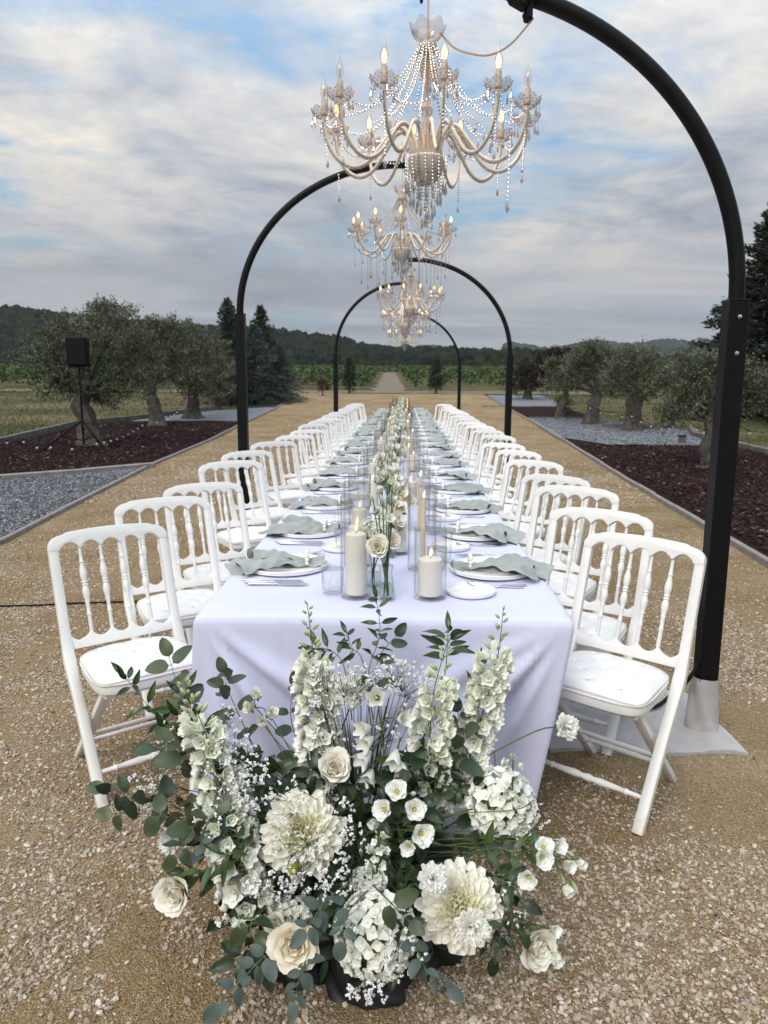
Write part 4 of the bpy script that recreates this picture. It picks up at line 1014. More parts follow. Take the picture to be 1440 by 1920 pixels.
def table():
    m = MB(); nyy = 120
    ys = [TY0 + (TY1 - TY0) * (i / nyy) ** 1.6 for i in range(nyy + 1)]
    def top(u, v):
        y = np.interp(u * nyy, range(nyy + 1), ys); x = (-1 + 2 * v) * TW
        z = TZ + .0025 * math.sin(x * 9 + y * 3) * math.sin(y * 5.1) + .0018 * math.sin(y * 17 + x * 4); e = min(v, 1 - v) * 2 * TW; ef = y - TY0
        z += .0022 * math.exp(-abs(x) / .006) - .0018 * math.exp(-abs(x + .31) / .005) + .0018 * math.exp(-abs(x - .33) / .005) + .0022 * math.exp(-abs(((y - TY0) % .62) - .31) / .008)
        z -= .006 * math.exp(-e / .012) + .006 * math.exp(-ef / .012) - .004 * 0; return (x, y, z)
    m.grid(top, nyy, 90); n0 = len(m.v)
    # skirt: left side far to near, front, right side near to far
    S = []
    for i in range(nyy): S.append(('l', 1 - i / nyy))
    for i in range(90): S.append(('f', i / 90))
    for i in range(nyy + 1): S.append(('r', i / nyy))
    H = 34; vs = []
    def corner(x, z, x0, sg, ang, w, a):                # a fold falling from a table corner
        dx, dz = (x - x0) * sg, TZ - z; r_ = math.hypot(dx, dz); th = math.atan2(dx, dz + 1e-6); k = (th - ang)
        return a * min(1, r_ / .30) * math.exp(-(k / w) ** 2) * (1 if r_ < .95 else .8)
    for kind, s in S:
        for j in range(H + 1):
            t_ = j / H; z = TZ - .006 - (TZ - .02) * t_ - (0 if j else -.002)
            xl, xr = -TW - .004 - .035 * t_, TW + .004 - .13 * t_ ** 1.1; yf = TY0 - .004 - .03 * t_
            if kind == 'f':
                x = xl + (xr - xl) * s; y = yf
                n_ = corner(x, z, -TW, 1, .62, .10, .050) + corner(x, z, -TW, 1, .95, .09, .034) + corner(x, z, -TW, 1, .25, .10, .028) \
                    + corner(x, z, TW, -1, .80, .10, .050) + corner(x, z, TW, -1, .50, .08, .034) + corner(x, z, TW, -1, 1.1, .08, .026) + corner(x, z, TW, -1, .18, .07, .02)
                n_ -= corner(x, z, -TW, 1, .78, .07, .02) + corner(x, z, TW, -1, .65, .07, .022)
                n_ += .0035 * math.exp(-abs(x) / .007) - .003 * math.exp(-abs(x + .31) / .006) + .003 * math.exp(-abs(x - .33) / .006) + .003 * math.exp(-abs(z - .42) / .007)
                n_ += .0035 * float(fbm(x * 14 + z * 5, z * 9 - x * 6, 4, 3)) + .010 * t_ * math.sin(x * 11 + 1) + .006 * t_ * math.sin(x * 23 + z * 5) - .02 * math.sin(math.pi * s) * t_ * (1 - t_)
                y -= n_ * math.sin(math.pi * min(1, max(0, s * 7)) / 2) * math.sin(math.pi * min(1, (1 - s) * 7) / 2)
            else:
                y0 = TY0 + (TY1 - TY0) * s ** 1.6; y = max(y0, yf) if s < .02 else y0
                w = .018 * t_ * math.sin(y * 9) + .010 * t_ * math.sin(y * 21 + 2)
                inn = min(1, (y - TY0) / .9)
                x = (xl - w * inn) if kind == 'l' else (xr * (1 - inn) + (TW + .004 + .03 * t_) * inn + w * inn)
                if s == 0 or (kind == 'r' and s == 0): y = yf
            if j == 0:
                x, y, z = top(0, s) if kind == 'f' else top(s, 0 if kind == 'l' else 1)
            vs.append((x, y, z))
    nS = len(S); fs = []
    for i in range(nS - 1):
        for j in range(H): fs.append((i * (H + 1) + j, i * (H + 1) + j + 1, (i + 1) * (H + 1) + j + 1, (i + 1) * (H + 1) + j))
    m.add(vs, fs)
    # far end
    m.add([(-TW, TY1, TZ), (TW, TY1, TZ), (TW + .03, TY1, .03), (-TW - .03, TY1, .03)], [(0, 1, 2, 3)])
    me = m.mesh('tablecloth', M['cloth']); me.polygons.foreach_set('use_smooth', [True] * len(me.polygons))
    for a in list(me.attributes):
        if a.name == 'sharp_edge': me.attributes.remove(a)
    bm = bmesh.new(); bm.from_mesh(me); bmesh.ops.remove_doubles(bm, verts=bm.verts, dist=.0004); bmesh.ops.recalc_face_normals(bm, faces=bm.faces); bm.to_mesh(me); bm.free()
    tag(link('tablecloth', me), 'long white cloth draped to the gravel over the whole banquet table', 'tablecloth')


table()


# ------------------------------------------------------------ folding chairs
def scallop_rail(w, n, lo_, hi_, upper, r_corner=.0):
    """outline of a rail with n arcs cut out of one long edge"""
    pts = []; st = w / n
    if upper:                                          # crest: arcs open downwards; posts continue below its ends
        k = 9; prof = [(-w / 2, lo_)]
        for i in range(n):
            for j in range(1, k + 1):
                f = j / k; x = -w / 2 + (i + f) * st; z = lo_ + .028 * math.sin(math.pi * f) ** .8; prof.append((x, z))
        outer = []
        W2 = w / 2 + .034
        outer += [(W2, lo_)] + [(W2 - .055 + .055 * math.cos(a), hi_ - .055 + .045 * math.sin(a) - .0) for a in np.linspace(0, 1.5, 7)]
        outer += [(x, hi_ - .010 + .016 * (1 - (x / W2) ** 2)) for x in np.linspace(W2 - .07, -W2 + .07, 15)]
        outer += [(-W2 + .055 - .055 * math.cos(a), hi_ - .055 + .045 * math.sin(a)) for a in np.linspace(1.5, 0, 7)] + [(-W2, lo_)]
        return prof + outer
    k = 9; prof = []
    for i in range(n):
        for j in range(0 if i == 0 else 1, k + 1):
            f = j / k; x = -w / 2 + (i + f) * st; a = hi_ if not ((i == 0 and f < .5) or (i == n - 1 and f > .5)) else hi_ - .004
            prof.append((x, a - .026 * math.sin(math.pi * f) ** .75))
    return [(w / 2, lo_), (-w / 2, lo_)][::-1] + prof[::-1]


def make_chair():
    t = thing('folding_chair', 'x', 'chair', (0, 0, 0))
    wp = M['white']; hw = .185
    A = Vector((0, -.075, .44)); T_ = Vector((0, -.195, .865)); dr = (T_ - A).normalized(); nr = Vector((0, dr.z, -dr.y))
    BM = Matrix(((1, 0, 0, 0), (0, nr.y, dr.y, A.y), (0, nr.z, dr.z, A.z), (0, 0, 0, 1)))   # x across, y normal, z up the back
    Lb = (T_ - A).length
    pr = SQ(.0175, .0145, .28)
    for s in (-1, 1):
        x = s * (hw + .018)
        P = smooth_path([(x, .215, .0), (x, .10, .19), (x, -.035, .40), (x, -.085, .49), (x, -.125, .62), (x, T_.y, T_.z)], 3)
        sc_ = [1.0 - .08 * (i / len(P)) + (.18 * math.exp(-((p.z - .45) / .06) ** 2)) for i, p in enumerate(P)]
        MB().sweep(P, pr, (1, 0, 0), scales=sc_).obj('post', wp, t)
    cr = MB(); cr.prism(scallop_rail(2 * hw, 5, Lb - .012, Lb + .058, True), .032, 0, BM); cr.obj('crest_rail', wp, t, bevel=.0065)
    lr = MB(); lr.prism(scallop_rail(2 * hw + .006, 5, .055, .115, False), .022, 0, BM); lr.obj('lower_rail', wp, t, bevel=.004)
    st = 2 * hw / 5; z0, z1 = .108, Lb - .006; L = z1 - z0
    pf = [(0.0062, 0), (.0085, .02), (.0075, .17), (.0085, .20), (.0105, .21), (.0085, .22), (.0075, .27), (.0085, .34), (.0105, .36), (.0085, .375), (.011, .40), (.0150, .455), (.0140, .50), (.0095, .54), (.0125, .555), (.0095, .57), (.0130, .59), (.0095, .605), (.0125, .63), (.0150, .68), (.0135, .73), (.0085, .79), (.0080, .81), (.0110, .825), (.0075, .84), (.0070, .90), (.0066, 1)]
    sp = MB().lathe([(r_, z * L) for r_, z in pf], 12).mesh('spindle', wp)
    for i in range(4): link('spindle', sp, t, mat=BM @ Matrix.Translation((-hw + (i + 1) * st, 0, z0)) @ Matrix.Diagonal((.88, .88, 1, 1)))
    # seat frame and tufted cushion
    def outline(k=48, s=1.):
        o = []
        for i in range(k):
            a = i / k * 6.2832; c, s_ = math.cos(a), math.sin(a); e = .42; x = abs(c) ** e * (1 if c > 0 else -1); y = abs(s_) ** e * (1 if s_ > 0 else -1)
            wd = .172 + .034 * (y * .5 + .5); o.append((x * wd * s, .075 + y * .185 * s))
        return o
    ol = outline(); sf = MB(); k = len(ol)
    vs = [(x, y, .418) for x, y in ol] + [(x, y, .452) for x, y in ol]
    sf.add(vs, [tuple(range(k - 1, -1, -1)), tuple(range(k, 2 * k))] + [(i, (i + 1) % k, k + (i + 1) % k, k + i) for i in range(k)])
    sf.box((0, -.05, .407), (.33, .03, .022)).box((0, .19, .402), (.34, .026, .03), bev=.004)
    sf.obj('seat_frame', wp, t, bevel=.006)
    tuf = [(x_, y_) for y_, xs in ((-.055, (-.10, 0, .10)), (.01, (-.05, .05)), (.075, (-.11, 0, .11)), (.14, (-.055, .055)), (.195, (-.11, 0, .11))) for x_ in xs]
    def sq(u, v):
        a, b = 2 * u - 1, 2 * v - 1; p = 6.; q = max(abs(a), abs(b)); d = (abs(a) ** p + abs(b) ** p) ** (1 / p) if q else 1; f = q / d if d else 0
        wd = .170 + .034 * (b * f * .5 + .5); x, y = a * f * wd * 1.01, .075 + b * f * .183
        z = .463 + .024 * (1 - q ** 7) + .012 * (1 - (a * a + b * b) / 2)
        for (tx, ty) in tuf:
            r2 = (x - tx) ** 2 + (y - ty) ** 2; z -= .011 * math.exp(-r2 / .00030) + .003 * math.exp(-r2 / .0016)
        return (x, y, z)
    cu = MB(); cu.grid(sq, 60, 60); n_ = 61
    rim = [i * n_ for i in range(n_)] + [60 * n_ + j for j in range(1, n_)] + [i * n_ + 60 for i in range(59, -1, -1)] + [j for j in range(59, 0, -1)]
    b0 = len(cu.v); cu.add([(cu.v[q][0] * 1.01, cu.v[q][1], .4535) for q in rim], []); kk = len(rim)
    cu.f += [(rim[q], rim[(q + 1) % kk], b0 + (q + 1) % kk, b0 + q) for q in range(kk)]; cu.m += [0] * kk
    for tx, ty in tuf:
        z = .463 + .024 + .012 * (1 - ((tx / .19) ** 2 + ((ty - .075) / .183) ** 2) / 2) - .0105; cu.ico(.0062, 1, Matrix.Translation((tx, ty, z)), 2, sq=(1, 1, .55))
    co = cu.obj('cushion', [M['cushion'], M['button']], t)
    pp = [(x * 1.005, y, .4545) for x, y in ol]; MB().tube(pp, .0042, 6, closed=True).obj('piping', M['cushion'], co)
    for s in (-1, 1):                                 # legs crossing under the seat
        x = s * .155
        MB().sweep([(x, .175, .405), (x, .02, .245), (x, -.06, .16), (x, -.215, 0)], SQ(.017, .0135, .3), (1, 0, 0)).obj('rear_leg', wp, t)
        MB().lathe([(0, -.006), (.011, -.006), (.012, 0), (.007, .004), (.007, .012), (0, .014)], 12, M=Matrix.Translation((s * .195, -.055, .432)) @ Matrix.Rotation(R(90) * s, 4, 'Y')).obj('hinge_bolt', M['steel'], t)
    def dowel(y, z, w, turned):
        q = MB(); pf2 = [(.008, -w), (.009, -w * .5), (.0085, w * .5), (.008, w)]
        if turned: pf2 = [(.008, -w), (.009, -w * .75), (.013, -w * .70), (.009, -w * .66), (.011, -w * .5), (.014, -w * .25), (.010, -w * .1), (.015, 0), (.010, w * .1), (.014, w * .25), (.011, w * .5), (.009, w * .66), (.013, w * .70), (.009, w * .75), (.008, w)]
        q.lathe(pf2, 10, M=Matrix.Translation((0, y, z)) @ Matrix.Rotation(R(90), 4, 'Y')); return q
    dowel(.155, .10, .19, True).obj('stretcher', wp, t); dowel(-.125, .095, .145, False).obj('stretcher', wp, t); dowel(-.075, .145, .145, False).obj('stretcher', wp, t)
    return t


chair = make_chair(); cr_ = random.Random(4)
LZ = [(-.965, 2.73), (-.99, 3.42), (-.95, 4.02), (-1.0, 4.98), (-1.03, 5.78), (-1.02, 6.78), (-.96, 7.75), (-.94, 8.6), (-.95, 9.5), (-.94, 10.4), (-.96, 11.3), (-.95, 12.2), (-.94, 13.1), (-.96, 14.0), (-.95, 15.0), (-.94, 16.0), (-.95, 17.1), (-.94, 18.3)]
RZ = [(.827, 2.63), (.83, 3.17), (.87, 3.85), (.86, 4.45), (.88, 5.30), (.87, 6.15), (.88, 6.95), (.9, 7.8), (.9, 8.7), (.91, 9.6), (.9, 10.5), (.9, 11.5), (.91, 12.4), (.9, 13.4), (.9, 14.4), (.91, 15.5), (.9, 16.7), (.9, 18.0)]
first = True
for side, rows, ang in (('left', LZ, -50), ('right', RZ, 50)):
    for i, (x, y) in enumerate(rows):
        o = chair if first else copy_tree(chair); first = False
        a = R(ang + cr_.uniform(-8, 8)) if i else R(ang)
        # local +y faces the seat's front
        d = Vector((math.cos(R(ang)) * (1 if side == 'left' else -1), -abs(math.sin(a)), 0)); face = math.atan2(-abs(math.sin(a)), math.cos(a) * (1 if side == 'left' else -1)) - R(90)
        o.location = (x, y, 0); o.rotation_euler = (0, 0, face)
        o['label'] = 'white folding chair with cushion, %s on the %s side of the table' % (ORD[i] if i < 17 else 'farthest', side); o['category'] = 'chair'; o['group'] = 'white folding chairs along the table'
        sc_ = cr_.uniform(.985, 1.015); o.scale = (1.06 * sc_, 1.0, 1.0 * sc_)


# ------------------------------------------------------------ place settings
def plate_mesh(name, r, h=.020, seg=48):
    return MB().lathe([(0, .006), (r * .93, .006), (r * .965, .010), (r * .975, h), (r * .985, h + .0015), (r, h), (r * .985, .006), (r * .9, 0), (0, 0)], seg).mesh(name, M['porcelain'])


plate_me = plate_mesh('dinner_plate', .165); side_me = plate_mesh('side_plate', .088, .016, 40)


def napkin_mesh(seed):
    rg = random.Random(seed); m = MB(); L = .36; ph = [rg.uniform(0, 6.28) for _ in range(8)]; sk = rg.uniform(-.3, .3)
    def ridge(x): return 1 - abs(((x / 3.1416) % 2) - 1) ** 1.4           # a sharp pleat
    def layer(z0, wmul, off, amp, Lm, nf, p0):
        def fn(u, v):
            s = (v - .5) * 2; x = -.10 + u * (L + .02) * Lm * (1 - .07 * s * s + .04 * math.sin(s * 5 + ph[0] + p0))
            du = abs(u - .2); wd = (.013 + .098 * (max(0, u - .2) / .8) ** .6) if u > .2 else (.013 + .052 * ((.2 - u) / .2) ** .9); wd *= wmul
            y = s * wd + sk * .09 * max(0, u - .2) + off * max(0, u - .2) + .006 * math.sin(u * 11 + p0)
            op = min(1, du * 3.0); edge = 1 - max(0, abs(s) - .75) * 2.2
            z = z0 * (.5 + .5 * op) + amp * op * ridge(s * nf + ph[1] + p0 + u * 1.2) * edge + .008 * op * math.sin(s * 3 + ph[2] + u * 4) + .018 * (1 - s * s) * (1 - op * .3)
            z += .005 * math.sin(u * 17 + s * 4 + ph[3]) * op + .003 * math.sin(u * 31 - s * 9 + ph[5])
            d = max(0, u - .80) / .20; z -= .016 * d * (1 + .7 * math.sin(s * 5 + ph[4]))
            return (x, y, max(z, .009 if x < .21 else -.006))
        return fn
    m.grid(layer(.004, 1.0, 0, .015, 1., 4.2, 0), 40, 56); m.grid(layer(.013, .80, .07, .018, .88, 3.4, 1.3), 40, 48); m.grid(layer(.022, .52, -.13, .017, .80, 2.6, 2.9), 34, 36)
    return m.mesh('napkin', M['napkin'])


nap_me = [napkin_mesh(s) for s in range(6)]
rg_ = MB()
for k in range(10):
    a = k / 10 * 6.2832; rg_.ico(.0092, 0, Matrix.Translation((0, .024 * math.cos(a), .030 + .025 * math.sin(a))), 2)
ring_me = rg_.mesh('napkin_ring', M['pearl'])


def cutlery(kind, L):
    m = MB(); h = []                                   # handle
    hp = [(-L * .5, .0042), (-L * .49, .0062), (-L * .3, .0055), (-L * .08, .0042), (-L * .07, .0062), (-L * .055, .0066), (-L * .04, .0045), (-.0, .0032)]
    if kind == 'knife':
        m.sweep([(x, 0, .005) for x, r_ in hp], [(math.cos(a) * .62, math.sin(a)) for a in np.linspace(0, 6.28, 9)[:-1]], (0, 0, 1), scales=[r_ * 1.25 for x, r_ in hp])
        o = [(-.002, -.004), (L * .1, -.0085), (L * .3, -.0095), (L * .44, -.008), (L * .5, .002), (L * .46, .004), (L * .3, .005), (-.002, .005)]
        m.add([(x, y, .0035) for x, y in o] + [(x, y, .0055) for x, y in o], [tuple(range(7, -1, -1)), tuple(range(8, 16))] + [(i, (i + 1) % 8, 8 + (i + 1) % 8, 8 + i) for i in range(8)])
    elif kind == 'fork':
        m.sweep([(x, 0, .004 + .002 * math.sin(x * 20)) for x, r_ in hp] + [(L * .16, 0, .008), (L * .24, 0, .004)], [(math.cos(a) * .4, math.sin(a)) for a in np.linspace(0, 6.28, 9)[:-1]], (0, 0, 1), scales=[r_ * 1.2 for x, r_ in hp] + [.0045, .012])
        for k in range(4):
            y = (k - 1.5) * .0058; m.sweep([(L * .23, y * .9, .004), (L * .32, y * 1.05, .0035), (L * .42, y, .010), (L * .5, y * .9, .018)], SQ(.0012, .0016), (0, 0, 1))
    else:
        m.sweep([(x, 0, .004) for x, r_ in hp] + [(L * .18, 0, .007), (L * .27, 0, .005)], [(math.cos(a) * .4, math.sin(a)) for a in np.linspace(0, 6.28, 9)[:-1]], (0, 0, 1), scales=[r_ * 1.2 for x, r_ in hp] + [.0035, .006])
        m.grid(lambda u, v: (L * .25 + L * .25 * u, (v - .5) * 2 * .019 * math.sin(math.pi * min(1, .12 + u * .88)) ** .6, .003 + .010 * ((v - .5) * 2) ** 2 + .006 * abs(u - .45)), 8, 8)
    return m.mesh(kind, M['steel'])


KN, FK, SPN = cutlery('knife', .225), cutlery('fork', .205), cutlery('spoon', .20)


def tumbler(r, h, cut=True):
    m = MB(); seg = 28
    fl = (14, .012) if cut else None
    m.lathe([(r * .80, .0), (r * .86, .004), (r * .9, h * .3), (r, h)], seg, flute=fl)
    m.lathe([(r * .97, h), (r * .86, h * .3), (r * .80, .012), (0, .010)], seg, flute=fl); m.lathe([(r * .97, h), (r, h)], seg); m.lathe([(0, 0), (r * .8, 0)], seg)
    if cut:                                            # wedge cuts standing proud of the wall
        for k in range(7):
            a = k / 7 * 6.2832
            for s in (-1, 1):
                pts = []
                for q in range(5):
                    f = q / 4; an = a + s * (f - .5) * .42; rr_ = r * (.90 + .08 * (.15 + .5 * f)) + .0008; pts.append((rr_ * math.cos(an), rr_ * math.sin(an), h * (.22 + .52 * f)))
                m.tube(pts, .0013, 4)
    return m.mesh('tumbler', M['glass'])


tum_me = tumbler(.040, .088); gob_me = tumbler(.037, .125, False)
pr_ = random.Random(9)
SL = [2.93, 3.62, 4.42, 5.15, 5.95] + [5.95 + .80 * k for k in range(1, 17)]
SR = [2.90, 3.60, 4.32, 5.05, 5.82] + [5.82 + .81 * k for k in range(1, 17)]
ORD2 = ORD[:19] + ['twentieth', 'twenty first', 'twenty second', 'twenty third', 'twenty fourth', 'twenty fifth', 'twenty sixth', 'twenty seventh', 'twenty eighth', 'twenty ninth', 'farthest']
for side, rows in (('left', SL), ('right', SR)):
    sg = -1 if side == 'left' else 1
    for i, y in enumerate(rows):
        if y > 19.6: continue
        w_ = ORD2[i]; z = TZ + .001; j = lambda a: pr_.uniform(-a, a); px = sg * (.405 + j(.012)); rot = 0 if sg > 0 else math.pi
        tag(link('dinner_plate', plate_me, loc=(px, y + j(.012), z)), 'white rimmed plate under the %s napkin on the %s side of the table' % (w_, side), 'plate', 'large white plates')
        t = thing('napkin', 'crumpled sage green napkin in pearl ring on the %s plate of the %s side' % (w_, side), 'napkin', (px - sg * .055, y + j(.02), z + .004), rot + j(.16), 'sage napkins on the plates')
        link('fabric', nap_me[(i * 2 + (sg > 0)) % 6] if i else nap_me[0 if sg < 0 else 3], t, loc=(0, 0, 0), scale=(1.0, pr_.uniform(1.0, 1.25), pr_.uniform(.95, 1.25)))
        link('napkin_ring', ring_me, t, loc=(-.03, 0, .006))
        # knives lie on the guest's right, forks on the left
        for q in range(3):
            yy = y + sg * (.215 + .026 * q) + j(.003); xx = px + sg * .012 + sg * (-.012 * q) + j(.004)
            if yy < TY0 + .03: continue
            tag(link('table_knife', KN, loc=(xx, yy, z), rot=(0, 0, (math.pi if sg > 0 else 0) + j(.03))), '%s of three silver knives beside the %s plate on the %s side' % (['innermost', 'middle', 'outermost'][q], w_, side), 'knife', 'table knives')
        for q in range(2 if sg > 0 else 2):
            yy = y - sg * (.205 + .028 * q) + j(.003); xx = px + sg * .0 + sg * (-.014 * q) + j(.005)
            tag(link('table_fork', FK, loc=(xx, yy, z), rot=(0, 0, (math.pi if sg > 0 else 0) + j(.05))), '%s of two silver forks beside the %s plate on the %s side' % (['inner', 'outer'][q], w_, side), 'fork', 'table forks')
        if sg > 0: sp_ = (.30, y - .315, z) if i == 0 else (.275 + j(.01), y - .30, z)
        else: sp_ = (-.215 + j(.01), y + .335, z)
        tag(link('side_plate', side_me, loc=sp_), 'small white side plate near the %s setting on the %s side' % (w_, side), 'side plate', 'small side plates')
        tx, ty = (-.185, y - .36) if (sg < 0 and i == 0) else (sg * (.20 + j(.012)), y - sg * -.02 + (.0 if sg > 0 else -.30) + j(.02))
        tag(link('tumbler', tum_me, loc=(tx, ty, z)), 'short cut glass tumbler at the %s setting on the %s side' % (w_, side), 'glass', 'cut glass tumblers')
        if i % 2 or sg > 0:
            tag(link('water_glass', gob_me, loc=(sg * (.235 + j(.01)), y + .13 + j(.02), z)), 'taller plain glass behind the %s setting on the %s side' % (w_, side), 'glass', 'plain tall glasses')


# ------------------------------------------------------------ candles
def cyl_mesh(r, h):
    m = MB(); m.lathe([(r * .96, 0), (r, .004), (r, h)], 36); m.lathe([(r - .0025, h), (r - .0025, .014), (r * .6, .011), (0, .011)], 36); m.lathe([(r - .0025, h), (r - .0012, h + .0015), (r, h)], 36); m.lathe([(0, 0), (r * .96, 0)], 36)
    return m.mesh('glass_cylinder', M['glass'])


def flame(m, z, mi, s=1.):
    m.lathe([(0, z), (.0042 * s, z + .006 * s), (.0052 * s, z + .012 * s), (.0035 * s, z + .022 * s), (.0014 * s, z + .031 * s), (0, z + .037 * s)], 10, mi)


def candle(loc, r, h, label, wax, group):
    t = thing('candle', label, 'candle', loc, 0, group)
    if r > .02: pf = [(0, 0), (r, 0), (r, h - .010), (r * .96, h - .004), (r * .75, h + .001), (r * .35, h - .001), (0, h - .003)]
    else: pf = [(0, 0), (r, 0), (r * .9, h * .94), (r * .7, h), (0, h + .002)]
    MB().lathe(pf, 28).obj('wax', wax, t); MB().tube([(0, 0, h - .004), (.001, 0, h + .006), (.003, 0, h + .012)], .0011, 5).obj('wick', M['wick'], t)
    f = MB(); flame(f, h + .006, 0, .85); f.v = [(x + .003 * ((z - h) / .03) ** 2, y, z) for x, y, z in f.v]; f.obj('flame', M['flame'], t)
    return t


CY = [(-.10, 2.53, .054, .355, .037, .212, 'tall glass cylinder with the nearest pillar candle, left of the flowers', 0), (.155, 2.53, .056, .245, .042, .127, 'short wide glass cylinder with the nearest low candle, right of the flowers', 0),
      (.135, 2.93, .056, .325, .011, .265, 'tall glass cylinder with the nearest taper, behind the low candle', 1), (-.125, 2.98, .054, .34, .036, .15, 'tall glass cylinder right behind the nearest one', 0), (.04, 3.2, .05, .24, .036, .12, 'short glass cylinder between the second vases', 0)]
y = 3.55; k = 0
while y < 19.3:
    w_ = ORD2[min(k + 1, 29)]
    CY.append((-.15 + pr_.uniform(-.03, .03), y, .054, .30 + .04 * (k % 2), .036, pr_.uniform(.08, .2), 'glass cylinder on the left of the %s flower group' % w_, 0))
    CY.append((.10 + pr_.uniform(-.03, .04), y + .18, .054, .26 + .05 * ((k + 1) % 2), .036 if k % 2 else .011, .12 if k % 2 else .25, 'glass cylinder on the right of the %s flower group' % w_, 0 if k % 2 else 1))
    y += .82; k += 1
cyc = {}
for (x, y, r, h, cr, ch, lab, kind) in CY:
    key = (r, round(h, 2)); cyc[key] = cyc.get(key) or cyl_mesh(*key)
    tag(link('candle_cylinder', cyc[key], loc=(x, y, TZ + .001)), lab, 'glass cylinder', 'glass cylinders round the candles')
    candle((x + (0.004 if kind else 0), y, TZ + .0135), cr, ch, ('slim taper in the ' if kind else 'ivory pillar candle in the ') + lab.replace(' with the nearest pillar candle', '').replace(' with the nearest low candle', '').replace(' with the nearest taper', ''), M['wax2'] if kind else M['wax'], 'candles in glass cylinders')

# ------------------------------------------------------------ speaker, garden lamp, string lights
b = GP(158, 846); t = thing('loudspeaker', 'black loudspeaker box on top of the tripod in front of the left olive', 'speaker', (b.x, b.y, b.z + 1.72), .12)
MB().box((0, 0, .30), (.38, .32, .60), bev=.03).obj('cabinet', M['black'], t, smooth=False)
MB().box((0, -.175, .30), (.36, .012, .52), bev=.004).obj('grille', M['cable'], t, smooth=False)
MB().tube([(-.07, 0, .60), (-.07, 0, .66), (.07, 0, .66), (.07, 0, .60)], .012, 6).obj('handle', M['black'], t)
t = thing('speaker_stand', 'black tripod stand under the loudspeaker on the mulch bed', 'tripod', tuple(b), .2)
MB().tube([(0, 0, .12), (0, 0, 1.1)], .022, 10).obj('lower_tube', M['black'], t); MB().tube([(0, 0, 1.0), (0, 0, 1.73)], .017, 10).obj('upper_tube', M['black'], t)
MB().lathe([(.03, .42), (.034, .46), (.03, .50)], 12).obj('collar', M['black'], t)
for k in range(3):
    a = R(195 + 120 * k); MB().tube([(.02 * math.cos(a), .02 * math.sin(a), .62), (.85 * math.cos(a), .85 * math.sin(a), .01)], .020, 6).obj('leg', M['black'], t)
    MB().tube([(0, 0, .22), (.44 * math.cos(a), .44 * math.sin(a), .32)], .012, 5).obj('brace', M['black'], t)
b = GP(1278, 836); t = thing('bollard_light', 'small dark bollard light on the pale chippings at the right', 'garden light', tuple(b))
MB().box((0, 0, .11), (.14, .14, .22), bev=.01).obj('body', M['sleeper'], t, smooth=False); MB().box((0, 0, .235), (.17, .17, .03), bev=.008).obj('cap', M['black'], t, smooth=False)


def string_lights(label, pts, every=.9, hang=.0):
    P = [Vector(p) for p in pts]; t = thing('string_lights', label, 'string lights', tuple(P[0])); m = MB(); path = []
    for a, b_ in zip(P, P[1:]): path += [p - P[0] for p in sag(a, b_, .10, 8)]
    m.tube(path, .006, 5).obj('wire', M['cable'], t)
    bm_ = MB().ico(.026, 0, None, 2, sq=(1, 1, 1.15)).lathe([(.016, .03), (.018, .07), (.010, .075)], 8, 1).mesh('bulb', [M['bulbwhite'], M['cable']])
    d = 0; nx_ = .3
    for a, b_ in zip(path, path[1:]):
        L = (b_ - a).length
        while nx_ <= d + L: link('bulb', bm_, t, loc=tuple(a.lerp(b_, (nx_ - d) / L) - Vector((0, 0, .07)))); nx_ += every
        d += L


M['bulbwhite'] = mat('opal_bulb', (.40, .38, .34), .25, coat=.4)
pt = lambda px, py, h: (lambda v: (v.x, v.y, v.z + h))(GP(px, py))
string_lights('string lights draped low over the left mulch bed below the first olive', [pt(-30, 838, .35), pt(45, 845, .25), pt(110, 855, .28), pt(180, 850, .25), pt(275, 812, .35)], .62)
string_lights('string lights looped at the foot of the leaning left olive', [pt(276, 806, .35), pt(318, 806, .40), pt(355, 790, .9), pt(410, 780, .8), pt(440, 770, .9)], .36)
string_lights('string lights strung between the right olive trees', [pt(1095, 800, .75), pt(1150, 808, .55), pt(1175, 812, .62), pt(1250, 826, .35), pt(1275, 815, .6), pt(1325, 830, .3), pt(1380, 845, .55), pt(1460, 850, .5)], .55)

